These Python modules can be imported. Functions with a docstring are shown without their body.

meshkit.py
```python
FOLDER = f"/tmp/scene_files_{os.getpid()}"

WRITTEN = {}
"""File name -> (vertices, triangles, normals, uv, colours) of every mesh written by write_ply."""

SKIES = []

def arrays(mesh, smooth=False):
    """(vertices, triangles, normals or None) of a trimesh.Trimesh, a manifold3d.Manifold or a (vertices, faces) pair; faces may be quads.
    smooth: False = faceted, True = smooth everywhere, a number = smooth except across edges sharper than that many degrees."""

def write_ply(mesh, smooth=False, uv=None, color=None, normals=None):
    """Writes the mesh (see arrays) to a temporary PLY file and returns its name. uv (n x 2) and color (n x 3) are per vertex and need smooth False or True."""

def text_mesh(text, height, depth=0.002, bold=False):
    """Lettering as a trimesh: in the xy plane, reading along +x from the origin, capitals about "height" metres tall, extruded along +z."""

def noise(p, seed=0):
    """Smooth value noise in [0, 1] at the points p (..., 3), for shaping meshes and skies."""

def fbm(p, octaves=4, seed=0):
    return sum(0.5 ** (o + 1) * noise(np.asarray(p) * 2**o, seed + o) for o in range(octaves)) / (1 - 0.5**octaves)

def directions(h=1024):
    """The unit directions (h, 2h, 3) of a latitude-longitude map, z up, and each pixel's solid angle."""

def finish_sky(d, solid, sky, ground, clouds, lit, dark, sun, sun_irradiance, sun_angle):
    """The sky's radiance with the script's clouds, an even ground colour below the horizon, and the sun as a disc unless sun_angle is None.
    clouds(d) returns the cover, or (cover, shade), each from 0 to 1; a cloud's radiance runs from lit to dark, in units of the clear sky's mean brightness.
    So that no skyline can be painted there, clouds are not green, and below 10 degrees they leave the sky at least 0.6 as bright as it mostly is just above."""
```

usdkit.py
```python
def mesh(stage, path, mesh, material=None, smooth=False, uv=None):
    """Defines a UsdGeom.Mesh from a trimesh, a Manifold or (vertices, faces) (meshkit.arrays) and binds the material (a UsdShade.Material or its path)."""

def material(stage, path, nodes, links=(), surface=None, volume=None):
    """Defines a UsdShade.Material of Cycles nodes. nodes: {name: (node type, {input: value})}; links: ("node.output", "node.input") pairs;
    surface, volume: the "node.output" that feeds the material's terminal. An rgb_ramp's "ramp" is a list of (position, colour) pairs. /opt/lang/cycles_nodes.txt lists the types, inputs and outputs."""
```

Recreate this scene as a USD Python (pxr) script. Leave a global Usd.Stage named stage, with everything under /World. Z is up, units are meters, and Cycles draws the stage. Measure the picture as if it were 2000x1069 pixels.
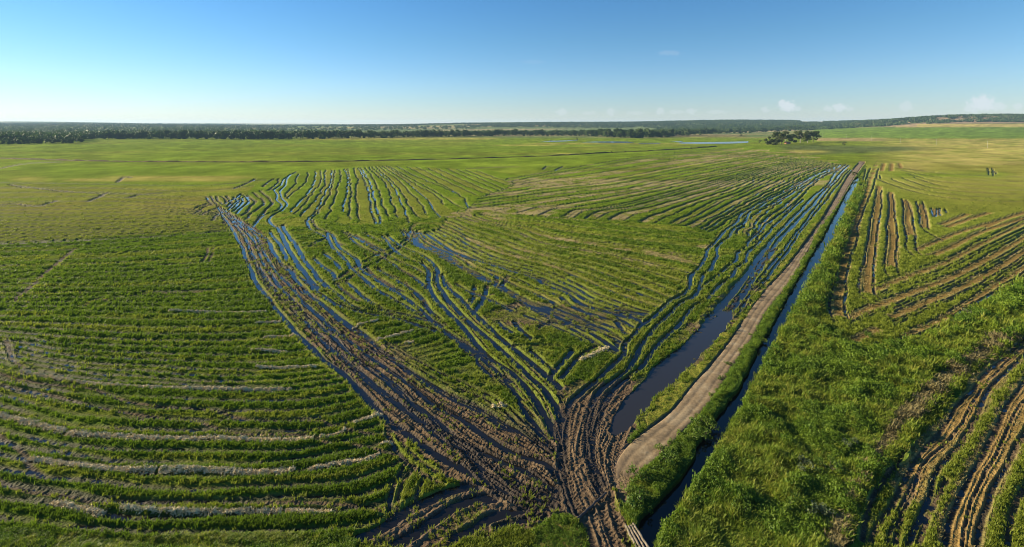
import math, random
import numpy as np, trimesh, shapely, usdkit, meshkit
from scipy.spatial import cKDTree
from scipy.interpolate import CubicSpline
from pxr import Usd, UsdGeom, UsdLux, UsdShade, Gf, Sdf, Vt

# ------------------------------------------------------------------ camera, sky, sun, exposure
stage = Usd.Stage.CreateInMemory()
UsdGeom.SetStageUpAxis(stage, UsdGeom.Tokens.z)
UsdGeom.SetStageMetersPerUnit(stage, 1.0)
world = UsdGeom.Xform.Define(stage, '/World')
stage.SetDefaultPrim(world.GetPrim())
UsdGeom.Scope.Define(stage, '/World/Looks')

EYE = 30.0            # metres above the field
FOC = 1000.0          # focal length in photograph pixels (photo is 2000 x 1069)
HOR = 246.0           # row of the level horizon
cam = UsdGeom.Camera.Define(stage, '/World/camera')
cam.AddTranslateOp().Set(Gf.Vec3d(0, 0, EYE))
cam.AddRotateXOp().Set(90.0)
cam.CreateHorizontalApertureAttr(36.0)
cam.CreateVerticalApertureAttr(36.0 * 547 / 1024)
cam.CreateFocalLengthAttr(18.0)
cam.CreateVerticalApertureOffsetAttr(-(534.5 - HOR) / 2000 * 36.0)
cam.CreateClippingRangeAttr(Gf.Vec2f(0.5, 60000))
cam.CreateExposureAttr(1.42)

SUN_EL = math.radians(19.0)
SUN_DIR = np.array([-0.955, 0.30, 0.0]); SUN_DIR /= np.linalg.norm(SUN_DIR)
SUN_AZ = math.atan2(SUN_DIR[0], SUN_DIR[1])
sun = UsdLux.DistantLight.Define(stage, '/World/sun')
sun.CreateIntensityAttr(1.25); sun.CreateAngleAttr(0.5); sun.CreateNormalizeAttr(True)
sun.CreateColorAttr(Gf.Vec3f(1.0, 0.85, 0.59))
sun.AddRotateZOp().Set(math.degrees(math.atan2(SUN_DIR[1], SUN_DIR[0])) + 90.0)
sun.AddRotateXOp().Set(math.degrees(math.pi / 2 - SUN_EL) * 1.0)

M = {}
def mat(name, nodes, links, surface=None, volume=None):
    M[name] = usdkit.material(stage, '/World/Looks/' + name, nodes, links, surface=surface, volume=volume)
    return M[name]

sky = UsdLux.DomeLight.Define(stage, '/World/sky')
CLOUDS = [(1538, 208, 16, 11, .8), (1528, 203, 8, 7, .8), (1556, 213, 10, 5, .4), (1640, 210, 14, 8, .6), (1618, 213, 9, 6, .4), (1660, 214, 7, 4, .3), (1770, 208, 14, 10, .35), (1918, 202, 26, 16, .8), (1900, 212, 20, 8, .5), (1950, 208, 14, 9, .5), (1988, 208, 9, 7, .4),
          (1097, 219, 10, 7, .35), (1192, 218, 9, 8, .35), (1290, 217, 8, 8, .38), (1350, 217, 9, 6, .35), (1320, 219, 14, 4, .25), (1400, 219, 18, 4, .25), (1240, 221, 16, 4, .2), (1495, 215, 8, 6, .35), (1150, 221, 12, 4, .22), (1308, 104, 22, 5, .13), (1040, 121, 24, 4, .06)]
sn = {'sky': ('sky_texture', {'sky_type': 'single_scattering', 'sun_disc': False, 'sun_elevation': SUN_EL, 'sun_rotation': SUN_AZ, 'altitude': 50.0, 'air_density': 1.15, 'aerosol_density': 0.02, 'ozone_density': 4.0}),
      'hs': ('hsv', {'saturation': 1.22, 'value': 1.0}), 'tint': ('mix_color', {'blend_type': 'multiply', 'fac': 1.0, 'use_clamp': False}), 'zr': ('rgb_ramp', {'ramp': [(0.0, (.86, .95, 1.42)), (.05, (.86, .96, 1.28)), (.16, (.84, .96, 1.10)), (.5, (.84, .97, 1.08))]}), 'bg': ('background_shader', {'strength': 0.05}),
      'tc': ('texture_coordinate', {}), 'sp': ('separate_xyz', {}), 'ym': ('math', {'math_type': 'maximum', 'value2': .05}), 'du': ('math', {'math_type': 'divide'}), 'de': ('math', {'math_type': 'divide'}), 'cb': ('combine_xyz', {'z': 0.0}),
      'nz': ('noise_texture', {'scale': 95.0, 'detail': 5.0, 'roughness': .6}), 'nz2': ('noise_texture', {'scale': 30.0, 'detail': 3.0}), 'cm': ('mix_color', {'blend_type': 'mix', 'b': (6.0, 6.2, 6.6), 'use_clamp': False})}
sl = [('sky.color', 'hs.color'), ('tc.generated', 'sp.vector'), ('sp.y', 'ym.value1'), ('sp.x', 'du.value1'), ('ym.value', 'du.value2'), ('sp.z', 'de.value1'), ('ym.value', 'de.value2'), ('du.value', 'cb.x'), ('de.value', 'cb.y'), ('cb.vector', 'nz.vector'), ('cb.vector', 'nz2.vector')]
prev = None
for k, (cx, cy, rx_, ry_, op) in enumerate(CLOUDS):
    u, e = (cx - 1000) / FOC, (HOR - cy) / FOC
    sn[f'm{k}'] = ('mapping', {'mapping_type': 'point', 'location': (-u * FOC / rx_, -e * FOC / ry_, 0), 'scale': (FOC / rx_, FOC / ry_, 1)})
    sn[f'l{k}'] = ('vector_math', {'math_type': 'length'}); sn[f'a{k}'] = ('math', {'math_type': 'multiply_add', 'value2': 2.2, 'value3': -1.35}); sn[f's{k}'] = ('math', {'math_type': 'add'})
    sn[f'r{k}'] = ('map_range', {'range_type': 'smoothstep', 'from_min': 1.0, 'from_max': .35, 'to_min': 0.0, 'to_max': op * .8, 'clamp': True})
    sl += [('cb.vector', f'm{k}.vector'), (f'm{k}.vector', f'l{k}.vector1'), ('nz.fac', f'a{k}.value1'), (f'l{k}.value', f's{k}.value1'), (f'a{k}.value', f's{k}.value2'), (f's{k}.value', f'r{k}.value')]
    if prev:
        sn[f'x{k}'] = ('math', {'math_type': 'maximum'}); sl += [(prev, f'x{k}.value1'), (f'r{k}.result', f'x{k}.value2')]; prev = f'x{k}.value'
    else: prev = f'r{k}.result'
sl += [(prev, 'cm.fac'), ('hs.color', 'tint.a'), ('sp.z', 'zr.fac'), ('zr.color', 'tint.b'), ('tint.result', 'cm.a'), ('cm.result', 'bg.color')]
mat('sky_air', sn, sl, surface='bg.background')
UsdShade.MaterialBindingAPI.Apply(sky.GetPrim()).Bind(M['sky_air'])
sky.GetPrim().SetCustomDataByKey('kind', 'structure')

# ------------------------------------------------------------------ helpers
used = {}
def numbered(name, parent='/World'):
    k = used.get((parent, name), 0); used[(parent, name)] = k + 1
    return name if k == 0 else f'{name}_{k:03d}'
def tag(p, label=None, cat=None, group=None, kind=None):
    p = p.GetPrim() if hasattr(p, 'GetPrim') else p
    for k, v in (('label', label), ('category', cat), ('group', group), ('kind', kind)):
        if v: p.SetCustomDataByKey(k, v)
    return p
def obj(name, mesh, m, parent='/World', smooth=False):
    parent = str(parent.GetPath()) if hasattr(parent, 'GetPath') else parent
    path = parent + '/' + numbered(name, parent)
    return usdkit.mesh(stage, path, mesh, M[m], smooth=smooth).GetPrim()
def thing(name, label, cat, loc=(0, 0, 0), rotz=0.0, scale=1.0, group=None):
    x = UsdGeom.Xform.Define(stage, '/World/' + numbered(name))
    x.AddTranslateOp().Set(Gf.Vec3d(*map(float, loc))); x.AddRotateZOp().Set(float(rotz))
    s = scale if np.ndim(scale) else (scale,) * 3
    x.AddScaleOp().Set(Gf.Vec3f(*map(float, s)))
    return tag(x, label, cat, group)
def dup(root, loc, rotz=0.0, scale=1.0, label=None, group=None, name=None):
    was = root.GetCustomData()
    r = thing(name or root.GetName().rstrip('0123456789_'), label or was['label'], was['category'], loc, rotz, scale, group or was.get('group'))
    r.GetReferences().AddInternalReference(root.GetPath())
    r.SetInstanceable(True)
    return r
def ground_xy(px, py):
    """the point of the level field that lies at this place of the photograph"""
    Y = FOC * EYE / (np.asarray(py, float) - HOR)
    return (np.asarray(px, float) - 1000) / FOC * Y, Y
def Z(x0, y0, s, pts):
    return [(x0 + a / s, y0 + b / s) for a, b in pts]
nz = meshkit.noise
NTAB = {}
def noise2(X, Y, size, seed=0):
    """smooth value noise over the land"""
    if seed not in NTAB: NTAB[seed] = np.random.default_rng(1000 + seed).random((512, 512)).astype(np.float32)
    T_ = NTAB[seed]; a, b = np.asarray(X) / size, np.asarray(Y) / size; i, j = np.floor(a), np.floor(b); t, u = (a - i).astype(np.float32), (b - j).astype(np.float32)
    t = t * t * (3 - 2 * t); u = u * u * (3 - 2 * u); i = i.astype(np.int32) & 511; j = j.astype(np.int32) & 511; i1, j1 = (i + 1) & 511, (j + 1) & 511
    p, q = T_[i, j], T_[i, j1]; p = p + (T_[i1, j] - p) * t; q = q + (T_[i1, j1] - q) * t
    return p + (q - p) * u
def fbm2(X, Y, size, octaves=3, seed=0):
    return sum(.5 ** (o + 1) * noise2(X, Y, size / 2 ** o, seed * 10 + o + 200) for o in range(octaves)) / (1 - .5 ** octaves)
def smooth(a, b, x):
    t = np.clip((x - a) / (b - a), 0, 1); return t * t * (3 - 2 * t)
def mixc(a, b, t): return a * (1 - t[:, None]) + np.asarray(b) * t[:, None]
def curve(pts, n=160):
    p = np.asarray(pts, float)
    t = np.r_[0, np.cumsum(np.linalg.norm(np.diff(p, axis=0), axis=1) + 1e-6)]; t /= t[-1]
    if len(p) > 2: return CubicSpline(t, p, bc_type='natural')(np.linspace(0, 1, n))
    return p[0] + (p[1] - p[0]) * np.linspace(0, 1, n)[:, None]

# ------------------------------------------------------------------ the tracks and rows, traced as they run over the field
C2 = (500, 200, 4); C3 = (1000, 200, 4); C4 = (1500, 180, 4); C6 = (500, 460, 4); C7 = (1000, 460, 4); C8 = (1500, 440, 4)
B1 = (0, 720, 3.064); B2 = (500, 720, 3.064); B3 = (1000, 720, 3.064); B4 = (1500, 720, 3.064)
D8 = (380, 350, 6.667); D3 = (1000, 560, 6.667); D6 = (900, 850, 5.874)
LINES = []            # (points in ground metres, width, depth, wetness, tread, berm, family, index)
def rut(pts, w=0.45, depth=0.16, wet=0.5, tread=0.0, berm=0.5, fam=-1, idx=0, n=260, wob=0.12):
    c = curve(pts, n)
    X, Y = ground_xy(c[:, 0], c[:, 1])
    g = np.stack([X, Y], 1)
    d = np.gradient(g, axis=0); d /= np.linalg.norm(d, axis=1, keepdims=True) + 1e-9
    s = np.r_[0, np.cumsum(np.linalg.norm(np.diff(g, axis=0), axis=1))]
    sd = (idx * 0.4 + fam * 13.7) if fam >= 0 else len(LINES) * 7.31
    o = (nz(np.stack([s / 7.0, np.full_like(s, sd), s * 0], -1), 5) - .5) * 2 * wob * 2 + (nz(np.stack([s / 2.0, np.full_like(s, sd * 3), s * 0], -1), 6) - .5) * wob
    g = g + np.stack([-d[:, 1], d[:, 0]], 1) * o[:, None]
    # resample finely enough for the nearest-point search
    step = np.clip(0.004 * np.linalg.norm(g, axis=1), 0.15, 3.0)
    m = int(min(4000, max(40, np.sum(np.diff(s) / step[1:]))))
    w_s = np.r_[0, np.cumsum(np.diff(s) / step[1:])]
    ss = np.interp(np.linspace(0, w_s[-1], m), w_s, s)
    g = np.stack([np.interp(ss, s, g[:, 0]), np.interp(ss, s, g[:, 1])], 1)
    LINES.append(dict(p=g, s=ss, w=w, depth=depth, wet=wet, tread=tread, berm=berm, fam=fam, idx=idx))
def family(guides, n, fam, w=0.34, depth=0.13, wet=0.0, wob=0.22, berm=0.35, start=0):
    cs = [curve(g, 120) for g in guides]; k = start
    for i in range(len(cs) - 1):
        for j in range(n[i]):
            t = j / n[i]
            wt = wet[i] if np.ndim(wet) else wet
            rut(cs[i] * (1 - t) + cs[i + 1] * t, w, depth, wt, 0, berm, fam, k, wob=wob); k += 1
    rut(cs[-1], w, depth, 0, 0, berm, fam, k, wob=wob)

# left field
R1G = [[(-160, 482), (0, 476), (175, 469), (320, 462), (450, 452), (640, 440)],
       [(-160, 526), (0, 520), (250, 512), (480, 494), (640, 480)],
       [(-160, 563), (0, 562), (250, 560), (500, 548), (640, 530)],
       [(-160, 598), (0, 606), (200, 610), (400, 612), (530, 606), (700, 590)],
       [(-160, 630), (0, 648), (200, 660), (400, 665), (560, 657), (720, 635), (820, 615)],
       [(-160, 650), (0, 680), (120, 701), (250, 712), (450, 721), (620, 715), (760, 690), (880, 655)],
       [(-160, 680), (0, 718), (100, 738), (200, 752), (300, 759), (500, 763), (640, 752), (720, 735), (920, 690)],
       [(-160, 760), (0, 812), (60, 827), (130, 845), (200, 852), (300, 857), (500, 860), (610, 857), (700, 838), (960, 770)],
       [(-160, 845), (0, 886), (55, 898), (130, 908), (300, 920), (500, 925), (640, 910), (740, 890), (790, 870)],
       [(-160, 945), (0, 972), (100, 987), (200, 1001), (400, 1004), (560, 1001), (650, 1003), (740, 985), (800, 950)],
       [(-160, 1030), (100, 1055), (300, 1065), (560, 1068), (760, 1060)]]
family(R1G, [5, 5, 5, 4, 4, 4, 5, 3, 3, 2], 0, w=0.37, depth=0.15, wob=0.2, berm=0.15)
R2G = [[(-160, 356), (0, 358), (250, 362), (420, 362), (520, 352)],
       [(-160, 378), (0, 378), (250, 379), (400, 385), (470, 376)],
       [(-160, 404), (0, 405), (200, 403), (345, 407), (430, 418)],
       [(-160, 426), (0, 425), (200, 424), (370, 421), (440, 425)],
       [(-160, 448), (0, 446), (250, 444), (445, 436)],
       [(-160, 480), (0, 474), (175, 467), (320, 460), (450, 450)]]
family(R2G, [2, 3, 3, 3, 4], 1, w=0.42, depth=0.13, wob=0.15, berm=0.3)
# the fan of wavy rows
F = [[(345, 555), (320, 590), (310, 640), (260, 690), (230, 740)], [(410, 550), (400, 600), (370, 650), (300, 700), (240, 760)],
     [(470, 540), (465, 590), (440, 660), (400, 720), (340, 790), (270, 860)], [(505, 535), (510, 600), (490, 650), (430, 730), (380, 800), (300, 880)],
     [(545, 530), (535, 600), (535, 650), (480, 740), (420, 820), (350, 890)],
     [(595, 535), (590, 600), (570, 660), (550, 700), (500, 790), (440, 890), (400, 930), (410, 970), (480, 1020)],
     [(620, 535), (605, 610), (590, 680), (570, 740), (530, 800), (470, 880), (440, 920), (460, 970)],
     [(655, 530), (665, 600), (640, 660), (630, 720), (600, 800), (570, 870), (545, 920)],
     [(690, 525), (720, 590), (720, 650), (710, 720), (690, 790), (670, 860)],
     [(715, 520), (735, 600), (745, 680), (740, 740), (725, 850), (740, 920)],
     [(770, 515), (775, 560), (800, 600), (790, 650), (780, 740), (790, 820), (800, 920)],
     [(800, 515), (830, 560), (850, 620), (880, 690), (890, 760), (900, 850), (930, 930), (950, 990), (1010, 1050)],
     [(820, 510), (870, 590), (900, 650), (920, 740), (935, 820), (960, 890), (985, 980), (1050, 1060)],
     [(850, 510), (900, 570), (935, 640), (960, 700), (980, 770), (1010, 850), (1040, 900)],
     [(880, 505), (930, 560), (990, 610), (1020, 660), (1050, 740), (1080, 830), (1110, 900)],
     [(905, 505), (970, 560), (1050, 630), (1090, 690), (1130, 770), (1165, 850), (1210, 950)],
     [(935, 500), (1010, 570), (1090, 640), (1140, 700), (1190, 790), (1240, 870), (1270, 900)],
     [(960, 498), (1060, 570), (1150, 640), (1220, 720), (1290, 790), (1330, 880)],
     [(985, 497), (1100, 570), (1200, 640), (1290, 720), (1370, 800), (1410, 870), (1480, 920)],
     [(1020, 497), (1150, 580), (1280, 660), (1390, 720), (1470, 800)],
     [(1040, 500), (1200, 590), (1330, 660), (1450, 730), (1560, 800), (1650, 840)],
     [(1100, 500), (1250, 580), (1400, 640), (1540, 700), (1640, 770), (1665, 830)],
     [(1180, 505), (1350, 590), (1520, 680), (1600, 725)], [(1260, 510), (1430, 590), (1600, 670), (1720, 725)],
     [(1340, 515), (1500, 590), (1680, 670), (1800, 715)], [(1420, 520), (1600, 600), (1860, 710)],
     [(1500, 522), (1700, 610), (1900, 690)], [(1570, 525), (1780, 610), (1960, 690)], [(1650, 535), (1850, 610), (2000, 660)],
     [(1730, 540), (1900, 600), (2040, 640)]]
WETF = {2: .7, 4: .5, 5: .75, 8: .8, 9: .4, 11: .65, 12: .8, 15: .75, 16: .4, 18: .8, 21: .8, 20: .4}
for i, f in enumerate(F):
    rut(Z(*C2, f), 0.38 if i not in (11, 12) else 0.5, 0.16, WETF.get(i, 0.05) * .8, 0, 0.5, 2, i, wob=0.3)
for i, f in enumerate([[(700, 215), (740, 260), (790, 300), (760, 350), (680, 430), (600, 490)], [(780, 180), (850, 250), (915, 300), (850, 370), (740, 450), (650, 540)],
          [(860, 160), (940, 230), (1000, 310), (930, 400), (850, 500), (790, 580)], [(500, 240), (580, 300), (520, 360), (470, 400)],
          [(570, 230), (650, 290), (560, 370), (500, 430)], [(630, 215), (710, 290), (600, 390), (540, 460)],
          [(150, 230), (170, 270), (240, 330)], [(210, 230), (230, 290), (300, 340)], [(280, 230), (300, 280), (350, 330)], [(350, 230), (420, 300), (390, 350)],
          [(410, 225), (480, 300), (430, 370)], [(0, 460), (100, 390), (230, 330)], [(60, 480), (180, 420), (290, 390)], [(230, 540), (290, 470), (340, 430)],
          [(0, 390), (120, 340), (200, 320)], [(880, 110), (960, 50), (1040, 0)], [(940, 160), (1020, 110), (1080, 50), (1100, 0)]]):
    rut(Z(*D8, f), 0.5, 0.16, 0.85 if i in (3, 4, 5) else 0.15, wob=0.25)
rut(Z(*C2, [(280, 560), (240, 590), (215, 610), (195, 650), (145, 690), (165, 720), (165, 760), (205, 800), (160, 850), (60, 890), (0, 950), (-40, 985)]), 0.42, 0.18, 0.9)
rut(Z(*C2, [(320, 545), (240, 610), (232, 650), (195, 690), (200, 740), (240, 795), (200, 850), (120, 895), (105, 920), (150, 970)]), 0.42, 0.18, 0.9)
# rows right of the fan
RG = [[(985, 352), (1100, 332), (1260, 306), (1400, 290)],
      [(985, 364), (1060, 348), (1140, 336), (1260, 316), (1380, 302), (1450, 292)],
      [(935, 384), (1020, 372), (1100, 362), (1180, 352), (1260, 338), (1380, 316), (1490, 298)],
      [(925, 408), (1000, 398), (1060, 390), (1140, 380), (1220, 370), (1260, 362), (1400, 334), (1530, 306)],
      [(1098, 426), (1108, 418), (1160, 408), (1220, 398), (1260, 388), (1400, 352), (1480, 332), (1570, 310)],
      [(1190, 430), (1220, 416), (1260, 408), (1300, 398), (1360, 380), (1420, 362), (1460, 348), (1510, 332), (1590, 312)],
      [(1306, 441), (1318, 432), (1348, 418), (1372, 404), (1412, 388), (1452, 372), (1490, 354), (1530, 338), (1610, 316)],
      [(1355, 445), (1400, 421), (1440, 400), (1480, 380), (1520, 360), (1556, 343), (1622, 319)],
      [(1385, 454), (1420, 432), (1460, 410), (1500, 388), (1540, 368), (1570, 352), (1600, 338), (1635, 322)],
      [(1462, 462), (1468, 448), (1484, 430), (1502, 412), (1530, 392), (1560, 368), (1590, 346), (1645, 322)],
      [(1474, 482), (1490, 450), (1520, 424), (1550, 402), (1578, 372), (1604, 349), (1650, 322)]]
family(RG, [2, 3, 4, 4, 4, 4, 3, 3, 3, 2], 3, w=0.42, depth=0.16, wet=[0, 0, 0, 0, 0.05, 0.1, 0.1, 0.25, 0.5, 0.6], wob=0.3, berm=0.5)
# rows right of the centre
NG = [[(930, 413), (1050, 424), (1150, 434), (1250, 446), (1410, 460)],
      [(938, 420), (980, 432), (1040, 440), (1100, 452), (1160, 460), (1260, 472), (1390, 488)],
      [(900, 424), (960, 440), (1010, 452), (1036, 464), (1070, 476), (1120, 485), (1200, 500), (1300, 522), (1372, 540)],
      [(870, 430), (930, 452), (1000, 475), (1030, 485), (1075, 497), (1150, 514), (1225, 537), (1287, 557), (1345, 578)],
      [(860, 448), (937, 487), (1000, 512), (1062, 528), (1105, 545), (1140, 562), (1170, 577), (1200, 587), (1240, 600), (1285, 610)],
      [(832, 455), (875, 485), (925, 507), (975, 522), (1000, 530), (1042, 543), (1075, 560), (1105, 572), (1125, 587), (1162, 602), (1200, 612), (1250, 624)],
      [(808, 450), (820, 472), (850, 487), (882, 505), (915, 525), (937, 537), (975, 555), (1037, 587), (1075, 600), (1117, 617), (1150, 632), (1187, 647), (1222, 668)],
      [(784, 450), (800, 472), (837, 492), (875, 512), (912, 532), (950, 552), (1000, 579), (1050, 607), (1100, 635), (1150, 662), (1205, 690)]]
family(NG, [2, 3, 2, 4, 3, 3, 3], 4, w=0.52, depth=0.22, wet=[0, 0, .1, .15, .4, .4, .35], wob=0.28, berm=0.5)
rut(NG[5], 0.6, 0.2, .9); rut([(1037, 540), (1087, 557), (1117, 570), (1140, 582), (1175, 597), (1217, 606), (1262, 612)], 0.5, 0.2, .8)
# lines left of the centre tracks
for w, f in [(.9, [(560, -20), (580, 60), (640, 130), (700, 190), (740, 250), (800, 300), (860, 350), (950, 420), (1060, 490), (1200, 570), (1330, 640), (1450, 710)]),
          (.9, [(600, 0), (640, 70), (720, 140), (790, 200), (820, 260), (920, 330), (1030, 410), (1150, 480), (1290, 580), (1400, 680), (1440, 710)]),
          (.5, [(680, -30), (780, 60), (900, 130), (1020, 190), (1130, 270), (1260, 340), (1350, 420)]), (.5, [(720, -20), (850, 60), (930, 110), (1000, 140), (1150, 220), (1300, 300), (1340, 350)]),
          (.7, [(460, 180), (540, 250), (600, 310), (620, 350)]), (.6, [(540, 140), (620, 200), (680, 270)]), (.5, [(700, 360), (800, 430), (870, 500), (960, 560), (1060, 620)]),
          (.6, [(950, 260), (1090, 340), (1200, 410), (1300, 500), (1350, 570), (1440, 660)]), (.4, [(780, 0), (900, 70), (1000, 120)]), (.4, [(860, -10), (980, 50)]),
          (.3, [(620, 370), (700, 440), (800, 520)]), (.3, [(850, 250), (950, 330), (1060, 400), (1150, 440)]),
          (.3, [(620, 350), (750, 270), (900, 180), (980, 140), (1080, 90), (1180, 20), (1200, -30)]), (.3, [(640, 385), (760, 315), (840, 260), (960, 205), (1020, 165), (1110, 110), (1200, 60)]),
          (.9, [(130, 0), (175, 60), (230, 150), (235, 200)]), (.8, [(270, 230), (310, 290), (380, 360), (450, 430)]),
          (.7, [(430, 90), (480, 50), (560, 20)]), (.7, [(1880, 320), (1880, 360), (1850, 400)]), (.7, [(1960, 330), (1930, 390)]), (.7, [(1720, 400), (1700, 480), (1660, 550)]),
          (.7, [(1800, 400), (1780, 500), (1720, 590)]), (.7, [(1560, 380), (1700, 450), (1850, 510), (2000, 590)]), (.7, [(1750, 460), (1900, 540), (2000, 560)]), (.6, [(1880, 680), (1950, 730), (2000, 760)])]:
    rut(Z(*C6, f), 0.5, 0.18, w, wob=0.15)
# centre pair and the curved pair
CP = [([(622, 560), (620, 563), (635, 579.5), (657, 594.5), (680, 603.5), (710, 611), (747, 617), (785, 624.5), (815, 635), (845, 645.5), (875, 657.5), (897, 674), (920, 690), (935, 708), (950, 725), (969, 737), (989, 751), (1002, 766), (1014, 784), (1025, 802), (1040, 827), (1055, 847), (1066, 865), (1080, 882)], .62),
      ([(642, 560), (665, 578), (687, 594.5), (710, 602), (755, 608), (800, 617), (830, 626), (860, 639.5), (885, 655), (915, 675), (940, 695), (965, 720), (1000, 745)], .5),
      ([(746, 460), (765, 482), (797, 505), (832, 522), (839, 535), (837, 555), (842, 567.5), (860, 593), (882, 617), (905, 642), (930, 672), (957, 700), (977, 715), (1002, 731), (1017, 746), (1032, 764), (1047, 787), (1058, 805), (1070, 824), (1082, 844), (1091, 860)], .6),
      ([(757, 460), (782, 480), (820, 497), (847, 517), (855, 532), (853, 550), (865, 570), (875, 584), (897, 609.5), (920, 632), (960, 665), (999, 700), (1017, 716), (1035, 736), (1055, 754), (1070, 772), (1085, 796), (1097, 822), (1098, 850)], .6),
      ([(862, 537), (875, 560), (897, 582.5), (920, 608), (950, 635), (990, 668), (1034, 704), (1055, 722), (1074, 739), (1092, 757)], .6)]
for p, w in CP: rut(p, w * .8, 0.2, 1.0, 0.5)
for a, b, ts in ((0, 1, (.5,)), (2, 3, (.5,)), (3, 4, (.5,)), (1, 2, (.35, .65))):
    for t_ in ts: rut(curve(CP[a][0], 120) * (1 - t_) + curve(CP[b][0], 120) * t_, .16, .11, .2, .8, .6, wob=.2)
rut([(543, 443), (548, 456), (556, 470), (566, 490), (578, 509), (597, 537), (622, 565)], .6, .2, .9); rut([(553, 440), (560, 455), (571, 470), (585, 492), (594, 509), (617, 537), (642, 562)], .6, .2, .9)
rut(Z(*D8, [(970, 540), (1000, 580), (1050, 620), (1100, 650)]), .5, .18, .9); rut(Z(*D8, [(980, 680), (1030, 770), (1100, 850), (1130, 930), (1190, 1000), (1190, 1067)]), .45, .18, .8)
rut(Z(*D8, [(1460, 540), (1480, 610), (1560, 680), (1640, 720), (1740, 800), (1800, 900), (1900, 960)]), .5, .18, .6); rut(Z(*D8, [(1540, 540), (1560, 600), (1640, 660), (1790, 730), (1830, 800), (1950, 870)]), .5, .18, .6)
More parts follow.
